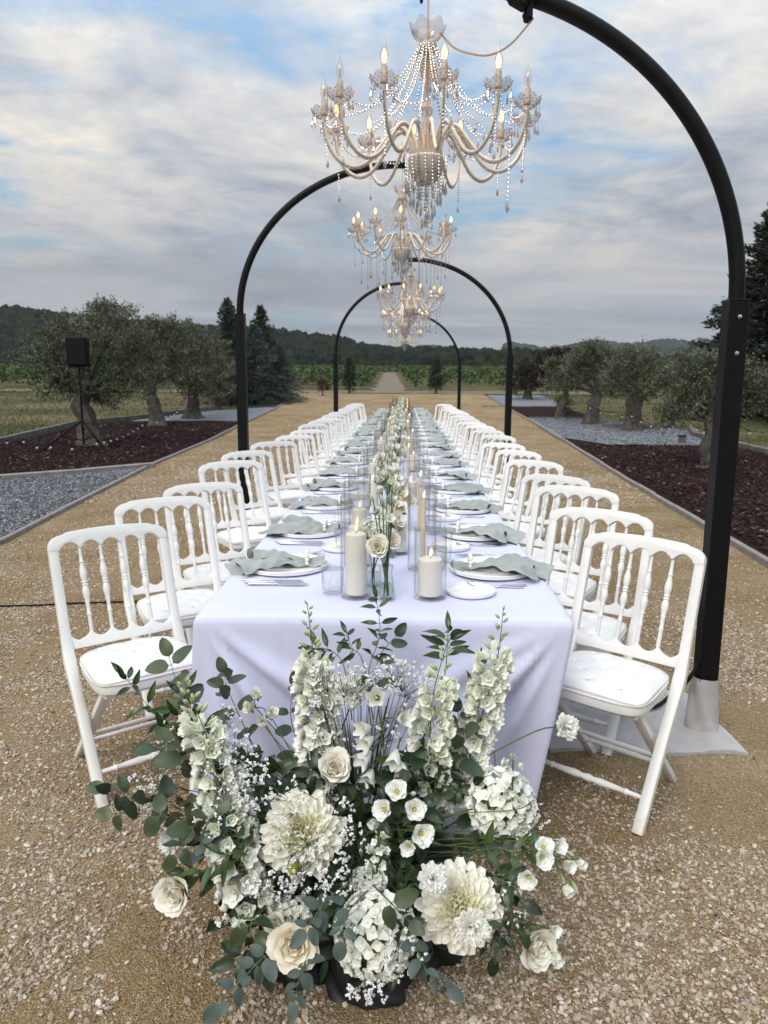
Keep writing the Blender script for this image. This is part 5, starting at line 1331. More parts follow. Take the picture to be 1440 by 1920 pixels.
# ------------------------------------------------------------ flowers: petals, heads, leaves
def petal(m, L, W, th0, th1, M_=None, cup=.25, n=(5, 4), tip=.0, ruffle=0., c0=(.8, .8, .6), c1=(.8, .8, .75), r0=.0, z0=0., rg=random, wexp=.55, base=.25, curl=0., mi=0):
    """a petal that leaves the axis (local z) at angle th0 and ends at th1"""
    nu, nv = n; P = [(r0, z0)]; ph = rg.uniform(0, 6.28)
    for i in range(nu):
        f = (i + .5) / nu; a = th0 + (th1 - th0) * f + curl * max(0, f - .7); P.append((P[-1][0] + math.sin(a) * L / nu, P[-1][1] + math.cos(a) * L / nu))
    vs = []; cs = []
    for i, (r_, z_) in enumerate(P):
        f = i / nu; w = W * (base + (1 - base) * math.sin(math.pi * min(1, .08 + f * .80)) ** wexp)
        if f > .75: w *= math.sqrt(max(0, 1 - ((f - .75) / .25) ** 2 * (.55 + tip * .45)))
        a = th0 + (th1 - th0) * f
        for j in range(nv + 1):
            s = (j / nv - .5) * 2; lift = cup * W * s * s
            rf = ruffle * f * f * L * math.sin(s * 7 + ph) + ruffle * .5 * f * L * math.sin(s * 15 + ph * 2)
            rr = r_ - math.cos(a) * lift + math.cos(a) * rf * .8; zz = z_ + math.sin(a) * lift + math.sin(a) * rf + (tip * .0)
            zz += (-.12 * L * s * s * f if not tip else -.05 * L * s * s * f) * math.cos(a)
            vs.append((rr, s * w * .5, zz)); g = f ** .7; cs.append(tuple(c0[q] * (1 - g) + c1[q] * g for q in range(3)))
    fs = [(i * (nv + 1) + j, (i + 1) * (nv + 1) + j, (i + 1) * (nv + 1) + j + 1, i * (nv + 1) + j + 1) for i in range(nu) for j in range(nv)]
    m.add(vs, fs, mi, M_, cs)


WH = (.88, .87, .82); PW = (.90, .90, .87)


def rose_mesh(seed, openn=.8, c0=(.84, .76, .50), c1=(.90, .86, .72), outer=(.90, .88, .80)):
    """diameter about 1"""
    rg = random.Random(seed); m = MB(); N = 30
    for i in range(N):
        f = i / (N - 1); a = i * 2.3999 + rg.uniform(-.2, .2); r0 = .015 + .10 * f; ang1 = -.10 + (1.45 * openn) * f ** 1.5; ang0 = -.12 + .55 * f * openn
        L = .30 + .27 * f; Wd = .20 + .42 * f ** .8; c = tuple(c1[q] * (1 - f) + outer[q] * f for q in range(3))
        petal(m, L * rg.uniform(.92, 1.08), Wd * rg.uniform(.9, 1.1), ang0, ang1, Matrix.Rotation(a, 4, 'Z'), .32 * (1 - .55 * f), (6, 6), 0, .02 + .02 * f, c0, c, r0, -.16 - .05 * f, rg, .5, .45, curl=1.6 * f)
    for k in range(5):
        petal(m, .30, .12, 1.2, 2.3, Matrix.Rotation(k * 1.257, 4, 'Z'), .1, (3, 2), 1, 0, (.05, .10, .03), (.06, .12, .03), .03, -.20, rg)
    m.lathe([(0, -.34), (.07, -.30), (.085, -.22), (.05, -.16), (0, -.15)], 10, 0, None, (.06, .11, .035))
    return m.mesh('rose', M['petal'])


def dahlia_mesh(seed):
    rg = random.Random(seed); m = MB(); N = 170
    m.ico(.17, 0, None, 2, (.80, .78, .45), (1, 1, .7))
    for i in range(N):
        f = i / (N - 1); a = i * 2.39996 + rg.uniform(-.15, .15); th = .12 + 1.50 * f ** .72; L = (.17 + .24 * f ** .6) * rg.uniform(.90, 1.08); Wd = .075 + .085 * f ** .5
        q = .8 * max(0, 1 - f * 1.8); c1 = (.98, .965 - .02 * q, .89 - .28 * q); c0 = (.98, .96, .78)
        petal(m, L, Wd, th * .80, th * .98 + rg.uniform(-.12, .12), Matrix.Rotation(a, 4, 'Z') @ Matrix.Rotation(rg.uniform(-.1, .1), 4, 'X'), .42, (6, 4), .12, .02, c0, c1, .015 + .07 * f, .06 - .16 * f, rg, .7, .42, curl=rg.choice((-1.6, -.8, .2)))
    return m.mesh('dahlia', M['petal'])


def carnation_mesh(seed, c=(.92, .92, .89)):
    rg = random.Random(seed); m = MB(); N = 64
    for i in range(N):
        f = (i + .5) / N; th = math.acos(1 - f * .98); a = i * 2.39996 + rg.uniform(-.2, .2); L = .46 * rg.uniform(.85, 1.08)
        petal(m, L, .23 * rg.uniform(.8, 1.2), th * .55, th * 1.05, Matrix.Rotation(a, 4, 'Z'), .1, (4, 6), 0, .13, (.84, .86, .72), c, .01, -.1, rg, .9, .22)
    m.lathe([(.02, -.42), (.075, -.38), (.085, -.2), (.10, -.08)], 10, 0, None, (.10, .17, .07))
    return m.mesh('carnation', M['petal'])


def floret(m, M_, r, n, c0, c1, rg, th=1.15, cc=None, ruffle=.05, cup=.2, wexp=.7):
    for k in range(n):
        petal(m, r, r * (2.5 / n + .45), th * .55, th + rg.uniform(-.15, .15), M_ @ Matrix.Rotation(k * 6.2832 / n + rg.uniform(-.1, .1), 4, 'Z'), cup, (3, 3), .3, ruffle, c0, c1, r * .05, 0, rg, wexp, .35)
    if cc: m.ico(r * .13, 0, M_ @ Matrix.Translation((0, 0, r * .08)), 1, cc)


def hydrangea_mesh(seed, n=130):
    rg = random.Random(seed); m = MB()
    m.ico(.36, 0, Matrix.Translation((0, 0, -.05)), 2, (.20, .26, .14), (1, 1, .8))
    for i in range(n):
        f = (i + .5) / n; th = math.acos(1 - f * 1.45); a = i * 2.39996 + rg.uniform(-.15, .15); d = Vector((math.sin(th) * math.cos(a), math.sin(th) * math.sin(a), math.cos(th) * .85))
        p = d * rg.uniform(.40, .475); d2 = (d + Vector([rg.uniform(-.3, .3) for _ in range(3)])).normalized()
        v = rg.uniform(.93, 1.05); floret(m, axis_matrix(p, d2, rg.uniform(0, 6)), .095 * rg.uniform(.85, 1.2), 4, (.84 * v, .86 * v, .72 * v), (.93 * v, .93 * v, .87 * v), rg, 1.35, (.60, .62, .40), .05)
    return m.mesh('hydrangea', M['petal'])


def lisianthus_mesh(seed, openn=.75):
    rg = random.Random(seed); m = MB()
    for ring, (n, L, o) in enumerate(((5, .50, openn), (5, .46, openn * .78), (4, .34, openn * .45))):
        for k in range(n):
            petal(m, L * rg.uniform(.93, 1.07), .46 * (1 - .18 * ring), .25 * o, 1.35 * o, Matrix.Rotation(k * 6.2832 / n + ring * .6 + rg.uniform(-.1, .1), 4, 'Z'), .22, (6, 6), 0, .05, (.74, .80, .50), PW, .03, -.1, rg, .5, .35, curl=1.1)
    m.ico(.055, 0, Matrix.Translation((0, 0, .05)), 2, (.62, .55, .06), (1, 1, 1.4)); m.lathe([(.0, -.22), (.03, -.2), (.06, -.1), (.05, .02)], 8, 0, None, (.14, .22, .07))
    for k in range(5): petal(m, .26, .03, .5, .9, Matrix.Rotation(k * 1.257 + .5, 4, 'Z'), .0, (3, 1), 1, 0, (.09, .16, .05), (.12, .2, .06), .03, -.15, rg)
    return m.mesh('lisianthus', M['petal'])


def bell_mesh(seed):
    rg = random.Random(seed); m = MB()
    def f_(u, v):
        a = v * 6.2832; fl = 1 + .16 * max(0, u - .6) / .4 * math.cos(5 * a); r_ = (.06 + .22 * math.sin(min(1.45, u * 2.1)) + .16 * max(0, u - .55) ** 1.3 * 2) * fl
        return (r_ * math.cos(a), r_ * math.sin(a), -.4 + u * .75 + .10 * max(0, u - .7) / .3 * math.cos(5 * a))
    m.grid(f_, 9, 30, colfn=lambda u, v: (.70 + .12 * u, .74 + .08 * u, .55 + .24 * u)); m.tube([(0, 0, -.3), (0, 0, .15)], [.03, .05], 6, col_=(.66, .6, .3))
    for k in range(5): petal(m, .26, .10, .3, .8, Matrix.Rotation(k * 1.257, 4, 'Z'), .1, (3, 2), 1, 0, (.09, .16, .05), (.12, .2, .06), .04, -.45, rg)
    return m.mesh('bellflower', M['petal'])


def delph_floret(seed, th=1.0, g=0.):
    rg = random.Random(seed); m = MB(); c1 = (.96 - .11 * g, .955 - .07 * g, .91 - .19 * g)
    floret(m, Matrix.Identity(4), .5, 5, (.88, .90, .74), c1, rg, th, None, .08, .25); floret(m, Matrix.Translation((0, 0, .06)) @ Matrix.Rotation(.6, 4, 'Z'), .34, 5, (.88, .90, .72), c1, rg, th * .6, None, .1)
    m.ico(.06, 0, Matrix.Translation((0, 0, .12)), 1, (.35, .42, .12)); m.tube([(0, 0, 0), (.05, 0, -.2), (.14, 0, -.42)], [.05, .035, .012], 5, col_=(.70, .74, .52))
    return m.mesh('floret', M['petal'])


def bud_mesh(c0=(.22, .32, .09), c1=(.62, .66, .40), sl=.42):
    m = MB(); m.lathe([(0, -.5), (.12 * sl / .42, -.42), (sl * .5, -.1), (sl * .48, .12), (sl * .25, .38), (0, .5)], 8, 0, None, lambda f: tuple(c0[q] * (1 - f) + c1[q] * f for q in range(3)))
    return m.mesh('bud', M['petal'])


def stock_mesh(seed):
    rg = random.Random(seed); m = MB()
    for k in range(3): floret(m, axis_matrix((rg.uniform(-.15, .15), rg.uniform(-.15, .15), .1 * k), (rg.uniform(-.5, .5), rg.uniform(-.5, .5), 1)), .34, 4, (.6, .66, .4), PW, rg, 1.3, (.5, .56, .2), .12)
    return m.mesh('stock_floret', M['petal'])


def leaf_mesh(name, L, Wd, m_, kind='oval', seed=0, fold=.18, droop=.25):
    """leaf along +x from its stalk, unit metres"""
    rg = random.Random(seed); m = MB(); nu, nv = 8, 4; b_ = rg.uniform(-.1, .1)
    def f_(u, v):
        s = (v - .5) * 2
        if kind == 'round': w = Wd * .5 * math.sin(math.pi * u ** .85) ** .55 * (1.02 - .15 * u)
        elif kind == 'lance': w = Wd * .5 * math.sin(math.pi * u ** .8) ** .9 * (1 - .25 * u)
        else: w = Wd * .5 * math.sin(math.pi * u ** .78) ** .72
        st = .10 * L; return (st + u * L, s * w + b_ * L * u * u, abs(s) * w * fold * 1.2 - droop * L * u * u + .02 * L * math.sin(u * 6 + s * 2))
    m.grid(f_, nu, nv); m.tube([(0, 0, 0), (.12 * L, 0, 0), (.5 * L, b_ * L * .25, -.0012 - droop * L * .25), (.95 * L, b_ * L * .9, -.001 - droop * L * .9)], [.0010, .0009, .0007, .0003], 4, 1)
    return m.mesh(name, [m_, M['vein']])


M['vein'] = mat('leaf_vein', (.16, .22, .10), .5)
M['gyp'] = mat('gypsophila_white', (.84, .84, .82), .7, transl=.15)
M['gypstem'] = mat('gypsophila_stem', (.035, .055, .02), .7, spec=.1)
ROSE = [rose_mesh(1, .86), rose_mesh(2, .95, (.86, .74, .46), (.90, .83, .64), (.90, .85, .72)), rose_mesh(3, .72), rose_mesh(4, .45, (.78, .78, .55), (.90, .88, .78), (.88, .87, .81))]
DAH = [dahlia_mesh(1), dahlia_mesh(2)]; CAR = [carnation_mesh(1), carnation_mesh(2, (.92, .91, .85)), carnation_mesh(3)]
HYD = [hydrangea_mesh(1), hydrangea_mesh(2)]; LIS = [lisianthus_mesh(1, .80), lisianthus_mesh(2, .62), lisianthus_mesh(3, .4)]
BEL = bell_mesh(1); DF = [delph_floret(1, 1.1), delph_floret(2, .9), delph_floret(3, .8, .6), delph_floret(4, 1.2, .2)]; BUD = bud_mesh(); LBUD = bud_mesh((.30, .38, .16), (.66, .70, .50), .34); STK = [stock_mesh(1), stock_mesh(2)]
EL = [leaf_mesh('eucalyptus_leaf', .062, .042, M['euca'], 'round', i, .12, .1 + .12 * (i % 3)) for i in range(4)]; SL_ = [leaf_mesh('silver_leaf', .050, .034, M['silver'], 'round', 10 + i, .2, .15) for i in range(3)]
RL = [leaf_mesh('ruscus_leaf', .062, .021, M['rusc'], 'lance', 20 + i, .35, .15) for i in range(3)]; DL = [leaf_mesh('dark_leaf', .085, .045, M['dark'], 'oval', 30 + i, .3, .3) for i in range(3)]

fl = random.Random(12)
ABASE = Vector((-.06, 1.78, 0))
arr = thing('floral_arrangement', 'large white and green floor arrangement in front of the table end', 'flower arrangement', ABASE)
NEST = Vector((-.05, 1.90, .22))


def put(name, me, P, dirv, size, parent=arr, org=ABASE, spin=None, label=None, squash=None):
    Mx = axis_matrix(P - org, dirv, fl.uniform(0, 6.28) if spin is None else spin, size)
    if squash: Mx = Mx @ Matrix.Diagonal((1, 1, squash, 1))
    o = link(name, me, parent, mat=Mx)
    if label: o['label'] = label
    return o


def stem(P, d, size, r=.0022, root=None, mt=None, parent=arr, org=ABASE, bow=.06):
    root = root or (NEST + Vector((fl.uniform(-.16, .16), fl.uniform(-.06, .06), fl.uniform(-.06, .05)))); d = Vector(d).normalized()
    q = P - d * size * .3; mid = root.lerp(q, .5) + Vector((fl.uniform(-1, 1), fl.uniform(-.5, .5), fl.uniform(0, 1))) * bow * .5
    e = q - d * (q - root).length * .25
    MB().tube([p - org for p in smooth_path([root, mid.lerp(root, .4), mid.lerp(e, .35), e.lerp(q, .35), q], 4)], r, 6).obj('stem', mt or M['stem'], parent)


def head(name, me, px, py, d_px, Y, dirv, label=None, st=True, squash=None, r=.0022):
    P = U(px, py, Y); depth = (P - CAM).dot(fw); s = d_px * depth / F
    put(name, me, P, dirv, s, label=label, squash=squash)
    if st: stem(P, dirv, s, r)
    return P, s


TO = lambda x, z: (x, -1, z)             # facing the viewer, leaning by x and z
head('rose', ROSE[0], 332, 1672, 84, 1.66, TO(-.35, .25), 'white rose low on the left'); head('rose', ROSE[1], 553, 1770, 98, 1.52, TO(.0, .55), 'wide open cream rose low in front')
head('rose', ROSE[2], 628, 1441, 80, 1.86, TO(.1, .9), 'cream white rose in the middle'); head('rose', ROSE[0], 1003, 1773, 86, 1.62, TO(.55, .25), 'cream rose low on the right')
head('rose', ROSE[2], 815, 1500, 60, 1.92, TO(.2, .5)); head('rose', ROSE[2], 520, 1735, 60, 1.60, TO(-.4, .5))
for x, y, s_, d_ in ((481, 1303, 30, TO(.2, 1)), (468, 1327, 30, TO(-.5, .6)), (508, 1338, 33, TO(.6, .9)), (492, 1352, 26, TO(.2, .4))): head('spray_rose', ROSE[3], x, y, s_ * 1.15, 1.93, d_, r=.0014)
head('dahlia', DAH[0], 568, 1562, 168, 1.70, TO(.05, .75), 'huge pale yellow white dahlia'); head('dahlia', DAH[1], 862, 1700, 172, 1.60, TO(.0, .75), 'second large pale dahlia low on the right')
head('carnation', CAR[0], 811, 1648, 72, 1.54, TO(.1, .8)); head('carnation', CAR[1], 884, 1738, 84, 1.50, TO(.2, .5)); head('carnation', CAR[2], 324, 1575, 64, 1.74, TO(-.8, .4)); head('carnation', CAR[0], 1060, 1363, 60, 1.92, TO(.5, .6), 'white carnation standing off to the right on a long stem'); head('carnation', CAR[1], 655, 1300, 80, 1.97, TO(0, .8))
head('hydrangea', HYD[0], 703, 1752, 150, 1.56, TO(-.1, .35), 'large white hydrangea head low in front', squash=.9); head('hydrangea', HYD[1], 940, 1510, 132, 1.86, TO(.35, .7)); head('hydrangea', HYD[0], 545, 1725, 90, 1.66, TO(-.2, .4)); head('hydrangea', HYD[1], 690, 1660, 70, 1.68, TO(0, .6))
for i, (x, y, s_, d_, Y) in enumerate(((745, 1486, 54, TO(-.1, 1.), 1.78), (722, 1518, 52, TO(-.5, .6), 1.77), (776, 1518, 54, TO(.2, .6), 1.76), (788, 1562, 58, TO(.3, .4), 1.72), (767, 1586, 46, TO(-.2, .3), 1.70), (704, 1543, 34, TO(-.7, .1), 1.77),
        (1018, 1590, 48, TO(.1, 1.), 1.64), (1042, 1586, 46, TO(.6, .6), 1.66), (992, 1644, 50, TO(-.4, .2), 1.62), (1016, 1606, 50, TO(.2, .3), 1.60), (1062, 1622, 38, TO(.7, .3), 1.65), (1085, 1620, 34, TO(1, .3), 1.66), (1062, 1665, 36, TO(.5, -.5), 1.62), (1036, 1744, 36, TO(.6, .5), 1.60), (1040, 1794, 40, TO(.5, -.2), 1.58))):
    head('lisianthus', LIS[[0, 0, 0, 0, 1, 2, 0, 1, 0, 0, 1, 2, 1, 1, 1][i]], x, y, s_ * 1.2, Y, d_, r=.0016)
for x, y, s_, d_ in ((706, 1308, 44, TO(-.1, .5)), (684, 1366, 40, TO(-1, .2)), (755, 1348, 40, TO(.9, .6)), (689, 1390, 42, TO(-.8, -.2)), (684, 1420, 44, TO(-.9, -.5)), (740, 1421, 44, TO(-.3, -.7)), (752, 1440, 40, TO(.2, -.5)), (693, 1455, 38, TO(-.4, -.5))): head('bellflower', BEL, x, y, s_, 1.86, d_, r=.0016)
for x, y, s_, d_ in ((775, 1488, 26, TO(.3, .6)), (790, 1578, 24, TO(.4, .2)), (1053, 1648, 26, TO(.4, -.6)), (1068, 1600, 22, TO(.9, -.1)), (1078, 1664, 26, TO(.5, -1.)), (1032, 1830, 24, TO(.1, -2)), (1000, 1500, 14, TO(.5, 1))): head('bud', LBUD, x, y, s_, 1.70, d_, r=.0013)
head('dahlia_bud', bud_mesh((.06, .11, .02), (.60, .55, .05), .8), 549, 1626, 32, 1.62, TO(.2, -.6))


def spike(px0, py0, px1, py1, Y0, Y1, w0, w1, nfl, nbud, lab, g=0):
    """delphinium spire from the lowest floret to the tip"""
    a = U(px0, py0, Y0); b = U(px1, py1, Y1); ax = (b - a); L = ax.length; sp = thing_part('delphinium', lab, a); m = MB()
    root = NEST + Vector((fl.uniform(-.1, .1), 0, 0)); bend = Vector((fl.uniform(-1, 1), fl.uniform(-1, 1), 0)) * L * .05
    path = [root - a] + smooth_path([Vector((0, 0, 0)), ax * .35 + bend * .6, ax * .7 + bend, ax], 6); m.tube(path, [.0032] + [.003 * (1 - .7 * i / (len(path) - 1)) for i in range(len(path) - 1)], 6)
    at = lambda f: ax * f + bend * 1.2 * math.sin(min(1, f) * math.pi) * .6
    o = m.obj('delphinium', M['stem'], arr, loc=tuple(a - ABASE)); o['label'] = lab
    bpy.data.objects.remove(sp)
    fb = nfl / (nfl + nbud * .8)
    nfl = int(nfl * 1.35)
    for i in range(nfl):
        f = (i / nfl) ** .95 * .74; w = (w0 * (1 - f) + w1 * f) * .00115; an = i * 2.39996 + fl.uniform(-.3, .3); d = Vector((math.cos(an), math.sin(an) * .9 - .15, .25 + .3 * f)); s = (.074 - .018 * f) * fl.uniform(.85, 1.15)
        p = at(f) + d.normalized() * w * fl.uniform(.45, .7); Mx = axis_matrix(p, d, fl.uniform(0, 6), s); link('floret', DF[fl.choice((0, 1, 3) if f < .5 and not g else (1, 2, 2))], o, mat=Mx)
    for i in range(nbud):
        f = .74 + .27 * i / nbud; an = i * 2.4; s = (.036 * (1 - .6 * i / nbud)); d = Vector((math.cos(an), math.sin(an) - .1, .5)); p = at(f) + d.normalized() * s * .9 * (1.1 - .4 * i / nbud)
        link('bud', BUD if i > nbud * .3 else LBUD, o, mat=axis_matrix(p, d + Vector((0, 0, .4)), 0, s)); 
    return o


def thing_part(*a): return bpy.data.objects.new('tmp', None)


spike(608, 1570, 576, 1130, 1.93, 2.0, 66, 40, 84, 15, 'tall delphinium spire left of the centre'); spike(800, 1530, 842, 1196, 1.92, 1.98, 56, 40, 46, 13, 'shorter cream green delphinium spire', 1)
spike(858, 1490, 944, 1140, 1.98, 2.04, 54, 40, 56, 12, 'tall white delphinium spire leaning right'); spike(455, 1640, 338, 1262, 1.72, 1.80, 62, 40, 58, 16, 'greenish delphinium spire leaning out to the left', 1)
spike(470, 1700, 400, 1450, 1.66, 1.70, 60, 50, 26, 2, 'short delphinium tip low on the left')


def stock(px0, py0, px1, py1, Y, n, lab):
    a = U(px0, py0, Y); b = U(px1, py1, Y); o = MB().tube([NEST - a, (NEST - a) * .3 + (b - a) * .1, Vector((0, 0, 0)), b - a], [.004, .004, .0035, .002], 6).obj('stock_flower', M['stem'], arr, loc=tuple(a - ABASE)); o['label'] = lab
    for i in range(n):
        f = i / n; an = i * 2.4; d = Vector((math.cos(an), math.sin(an) - .5, .4)); p = (b - a) * f + d.normalized() * .014
        link('floret', STK[i % 2], o, mat=axis_matrix(p, d, fl.uniform(0, 6), .034 * fl.uniform(.8, 1.1)))
    for i in range(5): link('bud', BUD, o, mat=axis_matrix((b - a) * (1 + .03 * i) + Vector((fl.uniform(-.01, .01), 0, 0)), (fl.uniform(-.5, .5), 0, 1), 0, .012))


stock(705, 1650, 712, 1570, 1.62, 13, 'white stock stem in the middle foreground'); stock(960, 1500, 962, 1425, 1.80, 10, 'white stock stem at the upper right'); stock(470, 1722, 410, 1722, 1.60, 8, 'white stock stem lying out at the lower left')


# baby's breath
def gyp(cx, cy, rx, ry, Y, n, root=None, lab=None, big=1.):
    root = root or NEST; c = U(cx, cy, Y); s = (c - CAM).dot(fw) / F; m = MB(); tips = []
    for i in range(n):
        a, r_ = fl.uniform(0, 6.28), math.sqrt(fl.random()); tips.append(U(cx + rx * r_ * math.cos(a), cy + ry * r_ * math.sin(a), Y + fl.uniform(-.05, .05)))
    hubs = [root.lerp(c, .86) + Vector([fl.uniform(-1, 1) * rx * s * .75, fl.uniform(-.03, .03), fl.uniform(-.9, .6) * ry * s]) for _ in range(max(4, n // 5))]
    for h in hubs: m.tube([root.lerp(h, .45) - ABASE, (root.lerp(h, .7) + Vector((0, 0, .02))) - ABASE, h - ABASE], [.0012, .001, .0008], 4, 1)
    for tp in tips:
        h = min(hubs, key=lambda q: (q - tp).length + fl.uniform(0, .03)); k = h.lerp(tp, .55) + Vector([fl.uniform(-.006, .006) for _ in range(3)])
        m.tube([h - ABASE, k - ABASE, tp - ABASE], [.0006, .0005, .00035], 3, 1)
        for e in range(fl.choice((1, 1, 2))):
            p = tp + (Vector([fl.uniform(-.010, .010) for _ in range(3)]) if e else Vector()); 
            if e: m.tube([k - ABASE, p - ABASE], .0004, 3, 1)
            R_ = .0040 * fl.uniform(.75, 1.2) * big
            for q in range(5): m.ico(R_ * .62, 0, Matrix.Translation(p - ABASE + Vector([fl.uniform(-1, 1) * R_ * .85 for _ in range(3)])), 1)
    o = m.obj('gypsophila_spray', [M['gyp'], M['gypstem']], arr, smooth=False); o['kind'] = 'stuff'


for a in ((335, 1400, 48, 60, 1.84, 62), (395, 1355, 60, 45, 1.9, 50), (440, 1430, 60, 60, 1.74, 85), (470, 1480, 45, 55, 1.7, 50), (420, 1520, 60, 50, 1.68, 60), (300, 1480, 32, 28, 1.84, 26), (262, 1490, 26, 40, 1.84, 22), (280, 1530, 30, 22, 1.8, 18), (635, 1275, 62, 40, 1.93, 62), (720, 1262, 60, 34, 1.94, 66), (775, 1290, 45, 50, 1.96, 44), (600, 1330, 40, 30, 1.92, 20), (530, 1500, 40, 60, 1.66, 24), (545, 1570, 60, 50, 1.6, 26), (600, 1640, 70, 50, 1.56, 60), (520, 1665, 60, 45, 1.6, 42), (660, 1600, 30, 70, 1.64, 46), (640, 1540, 30, 50, 1.72, 24), (690, 1860, 42, 26, 1.46, 36), (745, 1790, 50, 50, 1.48, 44), (640, 1755, 30, 30, 1.5, 24), (990, 1545, 40, 50, 1.8, 26), (965, 1700, 22, 60, 1.6, 14), (740, 1380, 40, 50, 1.9, 24), (630, 1400, 40, 30, 1.92, 18)): gyp(*a)


def branch(pts, Ys_, kind, n, size=1., lab=None, pairs=True, r=.0018, start=.15, parent=arr, org=ABASE, spread=1.05, name=None):
    P = [U(px, py, y) for (px, py), y in zip(pts, Ys_)] if not isinstance(pts[0], Vector) else pts
    path = smooth_path(P, 6); L = sum((b - a).length for a, b in zip(path, path[1:])); nm = name or {'e': 'eucalyptus_branch', 's': 'silver_eucalyptus_branch', 'r': 'ruscus_branch', 'd': 'leafy_stem'}[kind]
    o = MB().tube([p - org for p in path], [r * (1.1 - .75 * i / len(path)) for i in range(len(path))], 6).obj(nm, {'e': M['wood'], 's': M['stem'], 'r': M['stem'], 'd': M['stem']}[kind], parent)
    ms = {'e': EL, 's': SL_, 'r': RL, 'd': DL}[kind]; k = 0
    for i in range(n):
        f = start + (1 - start) * (i + .5) / n; q = f * (len(path) - 1); j = min(int(q), len(path) - 2); p = path[j].lerp(path[j + 1], q - j); tn = (path[j + 1] - path[j]).normalized()
        for s in ((-1, 1) if pairs else (1 if i % 2 else -1,)):
            an = (i * 1.5 if pairs else 0) + fl.uniform(-.5, .5); side = tn.orthogonal(); side.rotate(Matrix.Rotation(an, 3, tn)); side = side * s; tocam = (CAM - p).normalized()
            d = (tn * fl.uniform(.3, .9) + side * spread + Vector((0, 0, -.15))).normalized()
            z = (tocam * .9 + Vector((0, 0, .6)) + Vector([fl.uniform(-.6, .6) for _ in range(3)])); z = (z - d * z.dot(d)).normalized(); y_ = z.cross(d)
            Mx = Matrix(((d.x, y_.x, z.x, 0), (d.y, y_.y, z.y, 0), (d.z, y_.z, z.z, 0), (0, 0, 0, 1))); sc__ = size * {'e': 1.16, 's': .85, 'r': 1.2, 'd': 1.0}[kind] * fl.uniform(.75, 1.15) * (1.08 - .35 * f)
            link('leaf', ms[fl.randrange(len(ms))], o, mat=Matrix.Translation(p - org) @ Mx @ Matrix.Diagonal((sc__, sc__ * fl.uniform(.85, 1.1), sc__, 1)))
    d = (path[-1] - path[-2]).normalized(); z = (CAM - path[-1]).normalized(); z = (z - d * z.dot(d)).normalized(); y_ = z.cross(d)
    link('leaf', ms[0], o, mat=Matrix.Translation(path[-1] - org) @ Matrix(((d.x, y_.x, z.x, 0), (d.y, y_.y, z.y, 0), (d.z, y_.z, z.z, 0), (0, 0, 0, 1))) @ Matrix.Diagonal((size * .8,) * 3 + (1,)))
    return o


branch([(520, 1600), (420, 1520), (300, 1500), (200, 1480)], [1.85, 1.78, 1.76, 1.78], 'e', 8, 1.1); branch([(500, 1620), (400, 1560), (310, 1530), (215, 1525)], [1.8, 1.75, 1.7, 1.7], 'e', 7, 1.0)
branch([(520, 1580), (420, 1420), (350, 1330), (318, 1235)], [1.85, 1.85, 1.87, 1.9], 'e', 7, 1.1, spread=.9); branch([(540, 1560), (470, 1390), (430, 1300), (420, 1265)], [1.9, 1.92, 1.95, 1.96], 'e', 6, .95)
branch([(520, 1560), (380, 1450), (330, 1400), (290, 1400)], [1.8, 1.76, 1.76, 1.76], 'e', 6, 1.05); branch([(540, 1640), (450, 1560), (385, 1530), (330, 1600)], [1.75, 1.68, 1.66, 1.64], 'e', 6, 1.0)
branch([(760, 1560), (850, 1440), (870, 1390), (860, 1340)], [1.9, 1.93, 1.95, 1.97], 'e', 5, 1.15); branch([(600, 1500), (560, 1400), (545, 1340), (550, 1290)], [1.95, 2., 2.02, 2.04], 'e', 4, .95); branch([(720, 1400), (705, 1280), (712, 1230), (740, 1195)], [2., 2.05, 2.08, 2.08], 'e', 3, 1.0)
branch([(430, 1700), (445, 1600), (410, 1560), (380, 1590)], [1.7, 1.66, 1.64, 1.63], 's', 5, 1.05); branch([(540, 1770), (500, 1790), (460, 1830), (415, 1880)], [1.6, 1.5, 1.46, 1.43], 's', 6, 1.25, r=.0016)
branch([(580, 1780), (570, 1810), (560, 1840), (553, 1875)], [1.55, 1.47, 1.44, 1.42], 's', 4, 1.0); branch([(760, 1700), (775, 1760), (800, 1820), (835, 1850)], [1.6, 1.5, 1.46, 1.44], 's', 6, 1.05)
branch([(660, 1650), (610, 1690), (590, 1720), (575, 1740)], [1.6, 1.52, 1.48, 1.46], 's', 4, 1.15); branch([(690, 1670), (660, 1700), (645, 1730), (640, 1760)], [1.6, 1.5, 1.46, 1.45], 's', 2, 1.2); branch([(700, 1660), (730, 1690), (750, 1710), (765, 1725)], [1.6, 1.52, 1.48, 1.46], 'e', 2, .9)
branch([(500, 1560), (370, 1420), (300, 1350), (235, 1270)], [1.85, 1.85, 1.87, 1.9], 'r', 10, 1.1, pairs=True, start=.35); branch([(440, 1500), (360, 1380), (330, 1330), (350, 1290)], [1.85, 1.85, 1.87, 1.9], 'r', 6, 1.0, start=.4)
branch([(700, 1400), (690, 1270), (712, 1190), (706, 1125)], [2., 2.05, 2.1, 2.12], 'r', 8, .95, start=.45); branch([(660, 1350), (645, 1250), (620, 1220), (590, 1215)], [2., 2.02, 2.04, 2.05], 'r', 5, 1., start=.45)
branch([(780, 1420), (830, 1280), (838, 1220), (840, 1185)], [1.95, 2., 2.02, 2.04], 'r', 6, 1.15, start=.55); branch([(700, 1350), (680, 1240), (660, 1215), (650, 1190)], [2., 2.04, 2.06, 2.08], 'r', 5, .9, start=.45)
branch([(820, 1500), (880, 1350), (890, 1290), (898, 1250)], [1.95, 2., 2.05, 2.06], 'r', 4, 1.05, pairs=False, start=.5)
